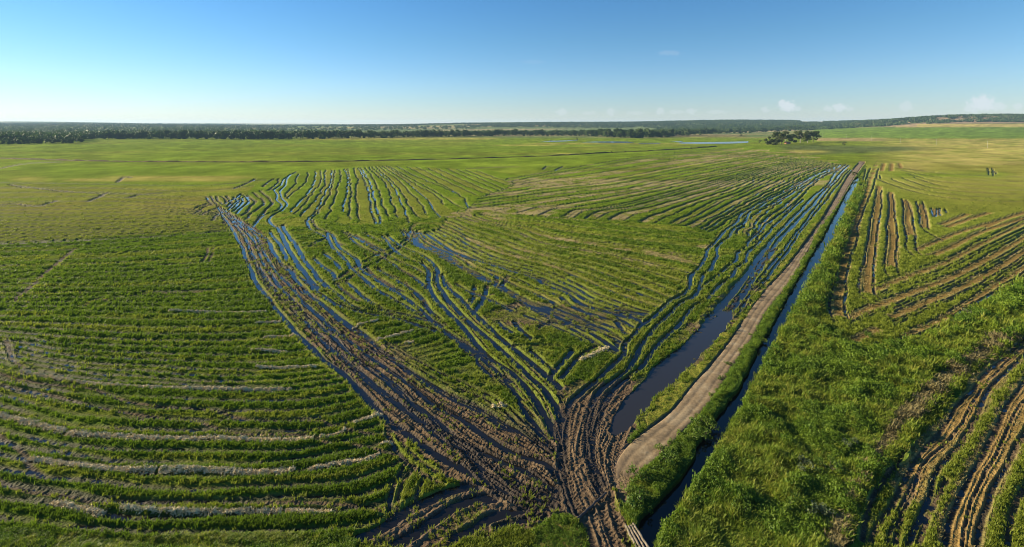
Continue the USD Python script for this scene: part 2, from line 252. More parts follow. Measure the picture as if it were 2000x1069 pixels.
# the main muddy band on the left
T = [([(425, 405), (435, 420), (444.5, 434), (455, 449), (464, 465.5), (473, 485), (482, 509), (500, 547), (515, 572), (540, 602), (565, 635), (587, 657), (612, 682), (635, 705), (660, 722), (696, 756), (728, 788), (755, 815), (794, 844), (826, 870), (865, 896), (900, 913), (925, 928), (951, 945), (977, 961), (995, 974), (1019, 986), (1045, 1000)], .55),
     ([(432, 408), (447, 425), (458, 437), (470, 453.5), (483.5, 473), (491, 492.5), (498.5, 509), (520, 545), (548, 580), (580, 612), (620, 650), (642, 674), (665, 695), (692, 720), (728, 749), (777, 790), (830, 827), (860, 851), (890, 868), (917, 886), (937, 910), (960, 932), (988, 949), (1019, 966), (1045, 978), (1075, 992)], .6),
     ([(440, 410), (452, 425), (468, 440), (485, 457), (498, 475), (506, 492), (512, 510), (535, 545), (565, 580), (595, 612), (620, 633), (635, 644), (657, 665), (680, 687), (704, 705), (725, 720), (771, 756), (800, 784), (825, 803), (852, 825), (875, 846), (900, 867), (934, 882), (968, 896), (1002, 908), (1036, 923), (1062, 940), (1085, 958)], .6),
     ([(445, 415), (462, 430), (485, 447), (500, 460), (512, 480), (519, 495), (525.5, 510), (545, 535), (575, 570), (600, 598), (620, 615), (635, 629), (657, 647), (680, 662), (702, 680), (725, 698), (761, 722), (800, 751), (830, 775), (860, 797), (885, 808), (910, 822), (935, 840), (960, 858), (985, 875), (1019, 891), (1045, 899), (1070, 910), (1088, 930)], .55),
     ([(455, 425), (475, 437), (492, 448), (510, 458), (523, 472), (533, 490), (543.5, 510), (560, 526), (575, 545), (605, 579), (620, 590), (642, 605), (665, 623), (695, 644), (725, 668), (747, 687), (770, 704), (800, 726), (830, 746), (860, 767), (884, 784), (908, 794), (932, 802), (950, 811), (972, 824), (1010, 844), (1032, 858), (1060, 879), (1084, 889)], .75),
     ([(436, 400), (445, 395), (460, 388), (470, 380)], .5), ([(445, 412), (458, 398), (476, 386)], .5),
     ([(982, 918), (1010, 938), (1036, 952), (1063, 962), (1090, 975)], .45), ([(930, 890), (960, 912), (994, 940), (1029, 961), (1062, 976), (1096, 993)], .4),
     ([(500, 462), (507, 478), (520, 500), (535, 523), (552, 545), (570, 560)], .4), ([(505, 520), (525, 545), (550, 575), (580, 600)], .35),
     ([(700, 690), (740, 722), (780, 750), (812, 780)], .35)]
for p, w in T: rut(p, w * .78, 0.22, .78, 0.7, 1.0)
for a, b in ((0, 1), (1, 2), (2, 3), (3, 4)):          # the lighter wheel marks between the deep ones
    ca, cb = curve(T[a][0], 120), curve(T[b][0], 120)
    for t_, dd_ in ((.36, .09), (.66, .10)): rut(ca * (1 - t_) + cb * t_, .2, dd_, .15, 1.0, .9, wob=.35)
for t_ in (.3, .55, .8): rut(curve(T[4][0], 120) * (1 - t_) + curve(CP[0][0], 120) * t_ if False else np.array([(700 + 60 * t_, 690 - 20 * t_), (800 + 50 * t_, 740 - 30 * t_), (900 + 50 * t_, 795 - 40 * t_), (1000 + 30 * t_, 845 - 30 * t_), (1080, 890 - 20 * t_)]), .25, .14, .5, 1.0, .9, wob=.3)
for p, w, wet in [([(702, 1052), (755, 1027), (794, 997), (843, 971), (885, 955), (931, 948)], .55, 1.0), ([(777, 1060), (826, 1030), (875, 1001), (924, 981), (963, 978)], .5, 1.0),
          ([(885, 1050), (924, 1030), (957, 1012), (1000, 1001), (1029, 991)], .45, 1.0), ([(970, 1030), (985, 1024), (1019, 1018), (1062, 1012)], .35, .9),
          ([(755, 811), (761, 844), (777, 877), (800, 903), (833, 929), (866, 945)], .3, .2), ([(771, 831), (784, 860), (810, 896), (846, 922), (885, 939)], .3, .2),
          ([(794, 909), (774, 942), (764, 975), (761, 1007)], .25, .3), ([(806, 912), (780, 955), (774, 1007)], .25, .3), ([(826, 932), (815, 960), (808, 990)], .25, .3),
          ([(598, 850), (647, 864), (683, 867), (728, 877), (774, 890)], .25, .1), ([(630, 824), (676, 837), (709, 847), (758, 854)], .25, .1),
          ([(-60, 735), (0, 751), (52, 764), (131, 782), (202, 797), (255, 808), (326, 818), (392, 824), (444, 842), (500, 847), (598, 850)], .3, .22),
          ([(-60, 715), (0, 731), (82, 749), (180, 762), (238, 779), (287, 789), (359, 797), (424, 803), (473, 818), (500, 821), (570, 822), (630, 824)], .28, .2),
          ([(-60, 920), (0, 939), (39, 952), (88, 963), (137, 970), (180, 978), (261, 981), (359, 981), (500, 981), (640, 985), (745, 998)], .32, .15),
          ([(-20, 845), (0, 860), (33, 880), (59, 916), (82, 932)], .3, .0), ([(10, 660), (19, 677), (27, 700), (50, 720)], .3, .2),
          ([(22, 590), (60, 560), (105, 520), (145, 487)], .45, 0), ([(405, 485), (402, 500), (398, 510)], .3, 0), ([(416, 485), (412, 500), (408, 512)], .3, 0),
          ([(-160, 479), (0, 477), (175, 470), (320, 462), (445, 452)], .9, 0), ([(160, 600), (185, 585), (205, 585), (260, 578), (400, 570), (420, 568)], .4, 0),
          ([(1000, 663), (1037, 663), (1060, 662)], .35, 1), ([(1000, 675), (1045, 675), (1090, 676)], .3, .9), ([(1003, 629), (1022, 650), (1034, 659)], .4, .9)]:
    rut(p, w, (.2 if wet > .3 else .12) if wet > 0 or w < .5 else .34, wet, 0.6, 0.5 if wet > 0 else 0.0)
for f, w in [([(130, 370), (300, 430), (560, 520), (750, 600), (950, 700)], .8), ([(500, 460), (850, 510), (1270, 650), (1470, 740)], .9), ([(560, 270), (700, 330), (850, 380), (1000, 450)], .9), ([(780, 830), (600, 1067), (500, 1200)], .9), ([(940, 860), (760, 1060), (640, 1200)], .9),
          ([(230, 830), (420, 1000), (560, 1120)], .8), ([(1100, 780), (900, 920), (760, 1060)], .4), ([(1360, 460), (1430, 560)], .9), ([(1380, 400), (1480, 460), (1580, 530)], .9), ([(1500, 340), (1600, 420), (1700, 470)], .9), ([(1250, 340), (1500, 350), (1750, 380)], 1.0),
          ([(880, 280), (1050, 400)], .9), ([(330, 560), (420, 480)], .6), ([(60, 500), (200, 640)], .9)]:
    rut(Z(*D3, f), .38, .2, w, 0.4, 0.5)
# tracks beside the road
W = [([(1630, 328), (1600, 340), (1570, 355), (1540, 372), (1520, 382), (1500, 391), (1480, 400), (1460, 411), (1444, 424), (1441, 432), (1429, 442), (1414, 453), (1405, 465), (1390, 480), (1379, 493), (1379, 504), (1372, 516), (1364, 526), (1352, 541), (1349, 555), (1343, 567), (1328, 579), (1312, 587), (1295, 600), (1280, 617), (1250, 640), (1240, 655), (1220, 675), (1217, 687), (1200, 707), (1183, 727), (1150, 757), (1125, 778), (1108, 800), (1099, 831), (1097, 870), (1097, 918), (1104, 952), (1114, 983), (1125, 1003)], .55, 1),
     ([(1640, 331), (1600, 350), (1560, 372), (1520, 393), (1485, 407), (1460, 421), (1456, 433), (1442, 442), (1429, 453), (1423, 463), (1408, 477), (1399, 490), (1400, 502), (1394, 513), (1390, 525), (1379, 535), (1373, 544), (1367, 558), (1364, 567), (1350, 582), (1330, 592), (1310, 612), (1287, 630), (1275, 647), (1262, 667), (1245, 697), (1225, 727), (1183, 756), (1160, 785), (1153, 818), (1147, 850), (1147, 883), (1157, 916), (1176, 961)], .55, .9),
     ([(1548, 400), (1522, 421), (1495, 441), (1478, 459), (1465, 471), (1456, 483), (1442, 495), (1438, 507), (1427, 516), (1414, 528), (1405, 538), (1390, 549), (1378, 558), (1370, 567)], .45, .8),
     ([(1570, 390), (1550, 408), (1534, 423), (1522, 433), (1505, 451), (1484, 474), (1478, 480), (1468, 487), (1459, 501), (1457, 510), (1445, 519), (1436, 528), (1432, 537), (1417, 549), (1405, 558), (1396, 568), (1385, 580), (1355, 600), (1335, 622), (1307, 650), (1280, 680), (1255, 715), (1215, 750), (1180, 790), (1163, 850), (1160, 900), (1180, 945)], .5, .9),
     ([(1654, 321), (1640, 332), (1630, 341), (1620, 358), (1600, 376), (1580, 394), (1558, 419), (1540, 436), (1522, 454), (1508, 469), (1493, 489), (1477, 510), (1460, 534), (1440, 560), (1415, 590), (1392, 615)], .7, .9),
     ([(1659, 323), (1645, 336), (1632, 352), (1612, 372), (1596, 392), (1570, 420), (1555, 436), (1534, 456), (1517, 478), (1502, 498), (1482, 528), (1465, 552), (1447, 579), (1425, 610), (1405, 640)], .75, .95),
     ([(1657, 332), (1646, 340), (1638, 352), (1626, 364), (1610, 386), (1596, 404), (1582, 422), (1561, 450), (1546, 469), (1525, 499), (1502, 523), (1487, 540), (1470, 560)], .4, .8),
     ([(1662, 332), (1651, 343), (1643, 355), (1631, 369), (1616, 390), (1602, 406), (1588, 424), (1565, 453), (1548, 478), (1534, 499), (1510, 528), (1498, 544), (1480, 561), (1462, 580), (1440, 610)], .4, .8)]
W += [([(1500, 484), (1487, 501), (1472, 524), (1450, 550), (1427, 580), (1400, 612), (1380, 635)], 1.15, 1.2), ([(1512, 486), (1502, 500), (1480, 530), (1465, 554), (1447, 581), (1420, 615), (1400, 642)], 1.0, 1.2)]
for p, w, wet in W: rut(p, w * .75, .21, wet, .6, .8, n=400)
for f, w in [([(700, 60), (580, 150), (500, 260), (480, 400), (500, 560), (550, 700)], .3), ([(660, 170), (560, 270), (510, 380), (490, 500), (510, 620)], .3), ([(650, 380), (580, 560), (600, 700)], .25),
          ([(570, 400), (520, 520), (540, 620)], .25), ([(430, 600), (480, 720), (530, 790)], .3), ([(340, 640), (380, 760), (420, 850)], .32), ([(300, 560), (340, 700), (400, 870)], .3), ([(700, 360), (640, 480), (610, 580)], .25),
          ([(440, 250), (420, 400), (400, 520)], .25), ([(380, 220), (345, 330), (340, 480), (370, 600)], .3), ([(520, 780), (540, 900), (600, 1060)], .3), ([(590, 760), (620, 900), (700, 1060)], .3), ([(480, 850), (520, 960), (560, 1069)], .25), ([(560, 330), (520, 420), (560, 560)], .2),
          ([(640, 300), (600, 360), (560, 470)], .2), ([(450, 560), (500, 690), (550, 760)], .28)]:
    rut(Z(*B3, f), w, .17, .12, 1.0, 1.0)
# right field: ruts on each side of the brown strips, and the boundary rut
for p, wet in [([(1700, 330), (1688, 362), (1672, 400), (1655, 450), (1642, 490), (1632, 527), (1622, 577), (1622, 610), (1632, 632)], .1), ([(1716, 330), (1708, 360), (1695, 395), (1684, 420), (1677, 440), (1672, 477), (1660, 515), (1652, 560), (1650, 602), (1657, 625)], .3),
          ([(1713, 370), (1708, 400), (1699, 440), (1695, 477), (1685, 522), (1680, 560), (1685, 580), (1697, 587)], .1), ([(1722, 372), (1722, 400), (1716, 440), (1712, 477), (1707, 527), (1706, 552), (1710, 575), (1725, 588)], .3),
          ([(1735, 380), (1737, 410), (1732, 440), (1734, 465), (1730, 495), (1726, 520), (1735, 540), (1750, 544)], .1), ([(1744, 380), (1748, 410), (1750, 445), (1754, 477), (1750, 515), (1755, 537)], .2),
          ([(1762, 390), (1766, 420), (1765, 440), (1770, 465), (1770, 487), (1782, 500)], .1), ([(1772, 392), (1780, 415), (1785, 440), (1787, 470), (1790, 490), (1800, 500)], .3),
          ([(1790, 395), (1795, 420), (1800, 445), (1820, 460), (1845, 473)], .4), ([(1802, 395), (1810, 420), (1815, 450)], .2), ([(1819, 407), (1824, 425)], .9), ([(1834, 407), (1838, 422)], .9), ([(1846, 410), (1850, 417)], .9), ([(1830, 408), (1828, 425)], .9),
          ([(1930, 330), (1932, 343)], .9), ([(1938, 330), (1941, 344)], .9), ([(1944, 335), (1946, 342)], .8), ([(1713, 340), (1714, 352)], .9), ([(1719, 343), (1720, 350)], .9),
          ([(1685, 676), (1730, 672), (1775, 660), (1825, 645), (1862, 622), (1900, 595), (1950, 570), (2060, 515)], .85), ([(1590, 620), (1607, 642), (1637, 657), (1655, 665), (1685, 676)], .4),
          ([(1692, 330), (1682, 365), (1665, 410), (1650, 455), (1640, 485), (1627, 515), (1615, 565), (1600, 602), (1590, 622)], .75)]:
    rut(p, .24, .17, wet, 0.3, .5)
KR = [([(1702, 1066), (1728, 1007), (1755, 955), (1784, 896), (1826, 857), (1859, 815), (1908, 753), (1960, 700), (2060, 610)], .4), ([(1768, 1066), (1787, 1014), (1813, 962), (1826, 922), (1846, 900), (1879, 870), (1898, 841), (1918, 785), (1957, 736), (2060, 630)], .9),
      ([(1836, 1066), (1852, 1014), (1875, 962), (1898, 916), (1934, 857), (1970, 785), (2000, 740), (2060, 670)], .5), ([(1905, 1066), (1921, 1014), (1944, 948), (1973, 890), (2000, 844), (2060, 750)], .6),
      ([(1963, 1063), (1976, 1014), (2000, 968), (2060, 850)], 1.0), ([(1685, 1060), (1705, 990), (1740, 930), (1770, 880)], .2), ([(1800, 1066), (1815, 1000), (1845, 935)], .2), ([(1745, 1066), (1770, 985), (1795, 930)], .4)]
for p, wet in KR: rut(p, .22, .15, wet * .7 if wet < .9 else .8, .3, .5)
for o in (-9, 9, 16):
    for p in ([(1712, 567), (1750, 550), (1800, 532), (1862, 507), (1900, 487), (1950, 462), (2060, 412)], [(1660, 622), (1700, 602), (1737, 590), (1787, 570), (1850, 547), (1900, 522), (1950, 495), (2060, 430)], [(1745, 620), (1800, 595), (1850, 575), (1900, 552), (1950, 525), (2060, 450)], [(1740, 660), (1825, 632), (1875, 605), (1925, 572), (2060, 490)]):
        rut([(a, b + o) for a, b in p], .16, .12, 0, .3, .6)
for t_ in (.5,):
    for a, b in ((0, 1), (2, 3)): rut(curve(KR[a][0], 80) * (1 - t_) + curve(KR[b][0], 80) * t_, .12, .10, 0, .5, .7)
# upper right field: faint curved rows
family([[(1717, 352), (1775, 372), (1850, 387), (2060, 394)], [(1787, 347), (1825, 360), (1875, 367), (2060, 374)], [(1760, 328), (1850, 340), (1950, 345), (2060, 350)]], [3, 3], 5, w=.4, depth=.08, wob=.2, berm=.4)
# far field: drain and odd marks
FARD = [(-160, 308), (0, 311), (100, 314), (200, 316.5), (400, 318), (500, 318), (650, 317), (800, 314), (900, 311.5), (1000, 308.5), (1100, 304.5), (1200, 299), (1300, 294), (1400, 287)]
for p, w in [([(0, 330), (40, 322), (110, 318)], .6), ([(920, 330), (960, 328), (1000, 327)], .6), ([(1060, 332), (1070, 326), (1075, 326)], .5), ([(1085, 333), (1100, 326)], .5), ([(170, 395), (195, 385), (210, 377)], .6), ([(250, 388), (275, 380)], .6), ([(230, 357), (245, 347), (255, 348)], .6),
             ([(-20, 406), (30, 400), (80, 402), (110, 393)], .6), ([(20, 362), (120, 374), (240, 380), (330, 378)], .6), ([(455, 370), (480, 360), (500, 350)], .5)]:
    rut(p, w * 1.4, .2, .1)

# ------------------------------------------------------------------ areas, in the photograph's plan
Pg = lambda pts: shapely.Polygon(pts)
A = dict(
    r1=Pg([(-300, 482), (0, 476), (440, 452), (470, 480), (500, 550), (560, 638), (640, 716), (740, 816), (760, 850), (800, 905), (764, 1000), (690, 1080), (-300, 1110)]),
    e1=Pg([(550, 450), (640, 440), (645, 475), (620, 508), (600, 510), (570, 470)]),
    e2=Pg([(690, 612), (750, 620), (815, 637), (870, 662), (930, 720), (990, 800), (930, 795), (860, 750), (780, 690)]),
    r2=Pg([(-300, 345), (200, 345), (470, 350), (520, 352), (480, 375), (400, 380), (430, 410), (445, 440), (440, 452), (0, 476), (-300, 482)]),
    fan=Pg([(480, 380), (500, 362), (560, 345), (620, 333), (750, 325), (860, 328), (960, 335), (1010, 345), (990, 375), (940, 385), (912, 408), (830, 437), (740, 439), (600, 446), (560, 444), (520, 442), (440, 412)]),
    r4=Pg([(910, 412), (940, 385), (1000, 365), (985, 350), (1100, 330), (1280, 302), (1420, 288), (1560, 298), (1640, 316), (1662, 325), (1600, 372), (1560, 420), (1500, 460), (1440, 500), (1382, 500), (1400, 460), (1320, 440), (1190, 432), (1090, 426), (930, 415)]),
    r5=Pg([(900, 412), (1090, 427), (1200, 434), (1320, 443), (1400, 465), (1375, 505), (1345, 560), (1290, 605), (1240, 650), (1215, 690), (1180, 730), (1110, 770), (1080, 740), (1040, 705), (980, 660), (920, 600), (870, 545), (850, 520), (790, 490), (760, 460), (740, 437), (830, 435)]),
    r5l=Pg([(560, 446), (740, 437), (760, 465), (835, 530), (845, 570), (900, 640), (1000, 760), (1085, 880), (1000, 840), (870, 660), (710, 605), (640, 560), (590, 500)]),
    mudband=Pg([(1095, 760), (1130, 740), (1180, 740), (1235, 740), (1210, 800), (1230, 840), (1240, 860), (1205, 900), (1205, 980), (1235, 1100), (1120, 1100), (1140, 1010), (1060, 1000), (960, 1005), (900, 960), (870, 930), (780, 850), (740, 800), (660, 716), (560, 618), (484, 500), (432, 425), (420, 400), (470, 425), (520, 460), (552, 520), (612, 583), (690, 645), (770, 705), (850, 765), (920, 805), (1000, 845), (1080, 885)]),
    mudlow=Pg([(690, 1060), (790, 990), (870, 945), (960, 940), (1060, 985), (1130, 1010), (1100, 1020), (1050, 1030), (980, 1040), (900, 1060), (760, 1085)]),
    junction=Pg([(1097, 800), (1150, 770), (1235, 745), (1215, 800), (1235, 840), (1240, 865), (1205, 900), (1203, 980), (1240, 1100), (1120, 1100), (1140, 1010), (1090, 990), (1085, 900)]),
    wetcentre=Pg([(870, 650), (1000, 590), (1130, 600), (1250, 620), (1300, 600), (1200, 735), (1130, 790), (1095, 870), (1000, 845), (920, 730)]),
    mound=Pg([(1020, 1100), (1045, 1040), (1070, 1018), (1110, 1008), (1140, 1030), (1152, 1100)]),
    mudtri=Pg([(740, 680), (800, 665), (880, 680), (960, 715), (1040, 765), (1097, 850), (1088, 905), (1000, 850), (900, 800), (830, 752)]),
    puddle=Pg([(1390, 622), (1350, 657), (1325, 680), (1287, 710), (1271, 722), (1235, 762), (1212, 785), (1193, 818), (1183, 840), (1200, 848), (1222, 837), (1255, 808), (1287, 772), (1326, 736), (1350, 715), (1370, 690), (1400, 667), (1420, 640), (1432, 612), (1410, 606)]),
    roadmud=Pg([(1662, 322), (1600, 375), (1540, 430), (1470, 520), (1400, 590), (1340, 640), (1270, 700), (1190, 780), (1190, 850), (1240, 850), (1300, 780), (1370, 710), (1440, 630), (1530, 520), (1600, 425), (1662, 335)]),
    weeds=Pg([(1255, 1100), (1275, 1030), (1330, 960), (1400, 850), (1465, 740), (1505, 672), (1560, 585), (1610, 500), (1640, 440), (1660, 390), (1690, 340), (1697, 330), (1690, 365), (1655, 452), (1640, 500), (1622, 560), (1600, 612), (1592, 624), (1610, 645), (1640, 662), (1700, 682), (1780, 668), (1862, 632), (1950, 580), (2100, 500), (2100, 570), (1985, 665), (1900, 725), (1830, 800), (1750, 895), (1685, 970), (1640, 1100)]),
    ditch=shapely.Polygon([(1676, 348), (1668, 352), (1660, 370), (1650, 387), (1640, 405), (1622, 437), (1613, 455), (1592, 490), (1573, 522), (1556, 552), (1535, 590), (1513, 625), (1494, 662), (1478, 690), (1462, 720), (1445, 756), (1420, 782), (1393, 822), (1368, 862), (1345, 900), (1325, 930), (1300, 965), (1278, 985), (1250, 1015), (1240, 1040), (1245, 1100), (1280, 1100), (1288, 1062), (1304, 1030), (1337, 985), (1357, 950), (1377, 922), (1395, 892), (1412, 862), (1431, 822), (1454, 778), (1475, 745), (1491, 715), (1510, 680), (1525, 650), (1545, 615), (1562, 585), (1581, 550), (1599, 520), (1617, 487), (1635, 452), (1643, 437), (1652, 405), (1660, 387), (1668, 370), (1675, 355)]).buffer(1.0),
    road=Pg([(1680, 318), (1657, 345), (1636, 380), (1612, 420), (1584, 460), (1562, 490), (1530, 530), (1500, 562), (1462, 610), (1430, 660), (1378, 725), (1352, 753), (1313, 802), (1250, 850), (1212, 883), (1199, 916), (1202, 948), (1208, 981), (1240, 1000), (1228, 948), (1261, 916), (1303, 883), (1330, 850), (1375, 802), (1411, 753), (1425, 725), (1470, 660), (1497, 610), (1537, 560), (1572, 500), (1584, 480), (1605, 440), (1626, 415), (1650, 375), (1668, 345), (1687, 318)]),
    vergel=Pg([(1670, 325), (1640, 365), (1590, 440), (1540, 505), (1490, 565), (1440, 630), (1390, 690), (1340, 740), (1280, 800), (1235, 850), (1215, 885), (1255, 855), (1320, 808), (1360, 757), (1386, 730), (1440, 660), (1470, 612), (1510, 562), (1570, 490), (1620, 420), (1664, 345), (1684, 320)]),
    verger=Pg([(1684, 318), (1664, 350), (1645, 380), (1622, 418), (1600, 445), (1568, 500), (1533, 560), (1493, 612), (1466, 662), (1421, 727), (1406, 756), (1370, 806), (1325, 855), (1298, 888), (1256, 920), (1224, 950), (1212, 1000), (1240, 1040), (1285, 985), (1330, 935), (1372, 872), (1424, 790), (1466, 730), (1515, 635), (1575, 530), (1620, 450), (1650, 398), (1680, 345), (1690, 325)]),
    r8=Pg([(1690, 318), (1780, 318), (1900, 325), (2100, 320), (2100, 520), (1950, 575), (1862, 628), (1780, 665), (1700, 678), (1640, 660), (1595, 625), (1625, 560), (1640, 500), (1660, 450), (1690, 370)]),
    br=Pg([(2100, 570), (1985, 665), (1900, 725), (1830, 800), (1750, 895), (1685, 970), (1640, 1100), (2100, 1100)]),
    lowleft=Pg([(-300, 1040), (0, 1035), (120, 1045), (300, 1052), (500, 1045), (640, 1050), (700, 1062), (690, 1110), (-300, 1110)]),
    pond1=Pg([(1055, 277), (1075, 275.5), (1100, 275), (1130, 273.3), (1128, 274.7), (1105, 276.3), (1080, 277.3)]),
    pond2=Pg([(1135, 278.2), (1160, 277), (1200, 276.5), (1228, 277.2), (1240, 279.4), (1200, 279.4), (1165, 278.6)]),
    pond3=Pg([(1310, 276.6), (1335, 276.2), (1328, 278.2), (1370, 277.8), (1420, 277.5), (1462, 276.2), (1461, 279.4), (1420, 281), (1370, 281.5), (1325, 281), (1335, 279.5)]),
    pond4=Pg([(1246, 279.7), (1290, 279.6), (1288, 280.8), (1250, 280.9)]),
)
# ------------------------------------------------------------------ relief
def relief(X, Y):
    """the lie of the land: level fields, rising to low hills far away"""
    u = X / np.maximum(Y, 1)
    right = smooth(0.42, 0.95, u) * smooth(850, 2300, Y) * 45
    hillr = 42 * smooth(0.5, 0.9, u) * smooth(2250, 2850, Y)
    left = smooth(-0.15, -0.9, u) * (smooth(1700, 4200, Y) * 36 + smooth(4000, 6500, Y) * 20)
    mid = np.exp(-((u - 0.05) / 0.42) ** 2) * (smooth(2500, 4300, Y) * 52)
    midr = np.exp(-((u - 0.48) / 0.22) ** 2) * smooth(2200, 4200, Y) * 48
    roll = (fbm2(X, Y, 900.0, 2, 3) - .5) * 14 * smooth(1700, 4000, Y)
    far = smooth(5500, 8500, Y) * 28 + (fbm2(X, Y, 2600.0, 2, 9) - .5) * 50 * smooth(5500, 8000, Y)
    return right + hillr + left + mid + midr + roll + far

LUSH = np.array([.075, .125, .006]); GREEN = np.array([.120, .170, .014]); OLIVE = np.array([.182, .163, .032]); STRAW = np.array([.36, .28, .14]); GSTRAW = np.array([.40, .35, .25])
BROWN = np.array([.205, .13, .045]); MUD = np.array([.112, .079, .050]); WMUD = np.array([.034, .024, .017]); STUB = np.array([.23, .175, .075]); DKGR = np.array([.045, .085, .014])
WATER_Z = -0.085
TREES = []
def build_trees():
    groups = [[] for _ in range(5)]; fams = {}
    for i, L in enumerate(LINES):
        (fams.setdefault(L['fam'], []) if L['fam'] >= 0 else groups[i % 5]).append(L)
    for g in list(fams.values()) + groups:
        P = np.vstack([l['p'] for l in g])
        Tn = np.vstack([np.gradient(l['p'], axis=0) for l in g]); Tn /= np.linalg.norm(Tn, axis=1, keepdims=True) + 1e-9
        at = {k: np.concatenate([np.full(len(l['p']), l[k], float) for l in g]) for k in ('w', 'depth', 'wet', 'tread', 'berm', 'fam', 'idx')}
        at['s'] = np.concatenate([l['s'] for l in g]); at['id'] = np.concatenate([np.full(len(l['p']), k) for k, l in enumerate(g)])
        n = np.concatenate([np.r_[1, np.zeros(len(l['p']) - 2), 1] for l in g])
        TREES.append((cKDTree(P), P, Tn, at, n))
build_trees()
ROADW = A['road'].buffer(2.5)
FAMREG = {0: ('r1', 'e1', 'e2'), 1: ('r2',), 2: ('fan',), 3: ('r4',), 4: ('r5',), 5: ('r8',)}
BSTR = [([(1712, 319), (1705, 340), (1697, 360), (1692, 380), (1680, 410), (1672, 440), (1665, 465), (1652, 497), (1644, 540), (1640, 557)], .75), ([(1640, 564), (1637, 590), (1640, 616)], .75), ([(1727, 320), (1722, 335)], .8), ([(1717, 365), (1717, 387), (1712, 417), (1709, 445), (1705, 477), (1699, 510), (1696, 540), (1694, 572)], .75),
        ([(1742, 320), (1741, 335)], .8), ([(1739, 377), (1742, 395), (1742, 420), (1741, 445), (1745, 470), (1744, 495), (1739, 520)], .75), ([(1757, 320), (1760, 330)], .8), ([(1767, 392), (1775, 412), (1772, 432), (1777, 445), (1777, 460)], .7), ([(1799, 400), (1804, 422), (1807, 445)], .7), ([(1827, 410), (1830, 422)], .8),
        ([(1712, 567), (1750, 550), (1800, 532), (1862, 507), (1900, 487), (1950, 462), (2060, 412)], .45), ([(1660, 622), (1700, 602), (1737, 590), (1787, 570), (1850, 547), (1900, 522), (1950, 495), (2060, 430)], .5), ([(1745, 620), (1762, 612), (1800, 595), (1850, 575), (1900, 552), (1950, 525), (2060, 450)], .5),
        ([(1790, 490), (1825, 475), (1875, 455), (1925, 440), (2060, 400)], .6), ([(1820, 500), (1862, 482), (1900, 462), (1962, 440), (2060, 405)], .6), ([(1668, 665), (1690, 655), (1710, 645)], .6), ([(1765, 657), (1825, 632), (1875, 605), (1925, 572), (2060, 490)], .35), ([(1850, 445), (1900, 427), (1932, 417)], .7), ([(1925, 445), (1967, 427), (2060, 405)], .7), ([(1840, 440), (1860, 432), (1890, 420)], .7),
        ([(1775, 960), (1800, 905), (1850, 850), (1900, 785), (1945, 725), (2060, 615)], .8), ([(1870, 1066), (1890, 1000), (1920, 930), (1960, 850), (2000, 780), (2060, 690)], .8)]
BS = []
for p, w in BSTR:
    c = curve(p, 300); x, y = ground_xy(c[:, 0], c[:, 1]); BS.append(np.c_[x, y, np.full(300, w)])
BS = np.vstack(BS); BST = cKDTree(BS[:, :2])
fd = curve(FARD, 600); FDX = np.stack(ground_xy(fd[:, 0], fd[:, 1]), 1); FDT = cKDTree(FDX)

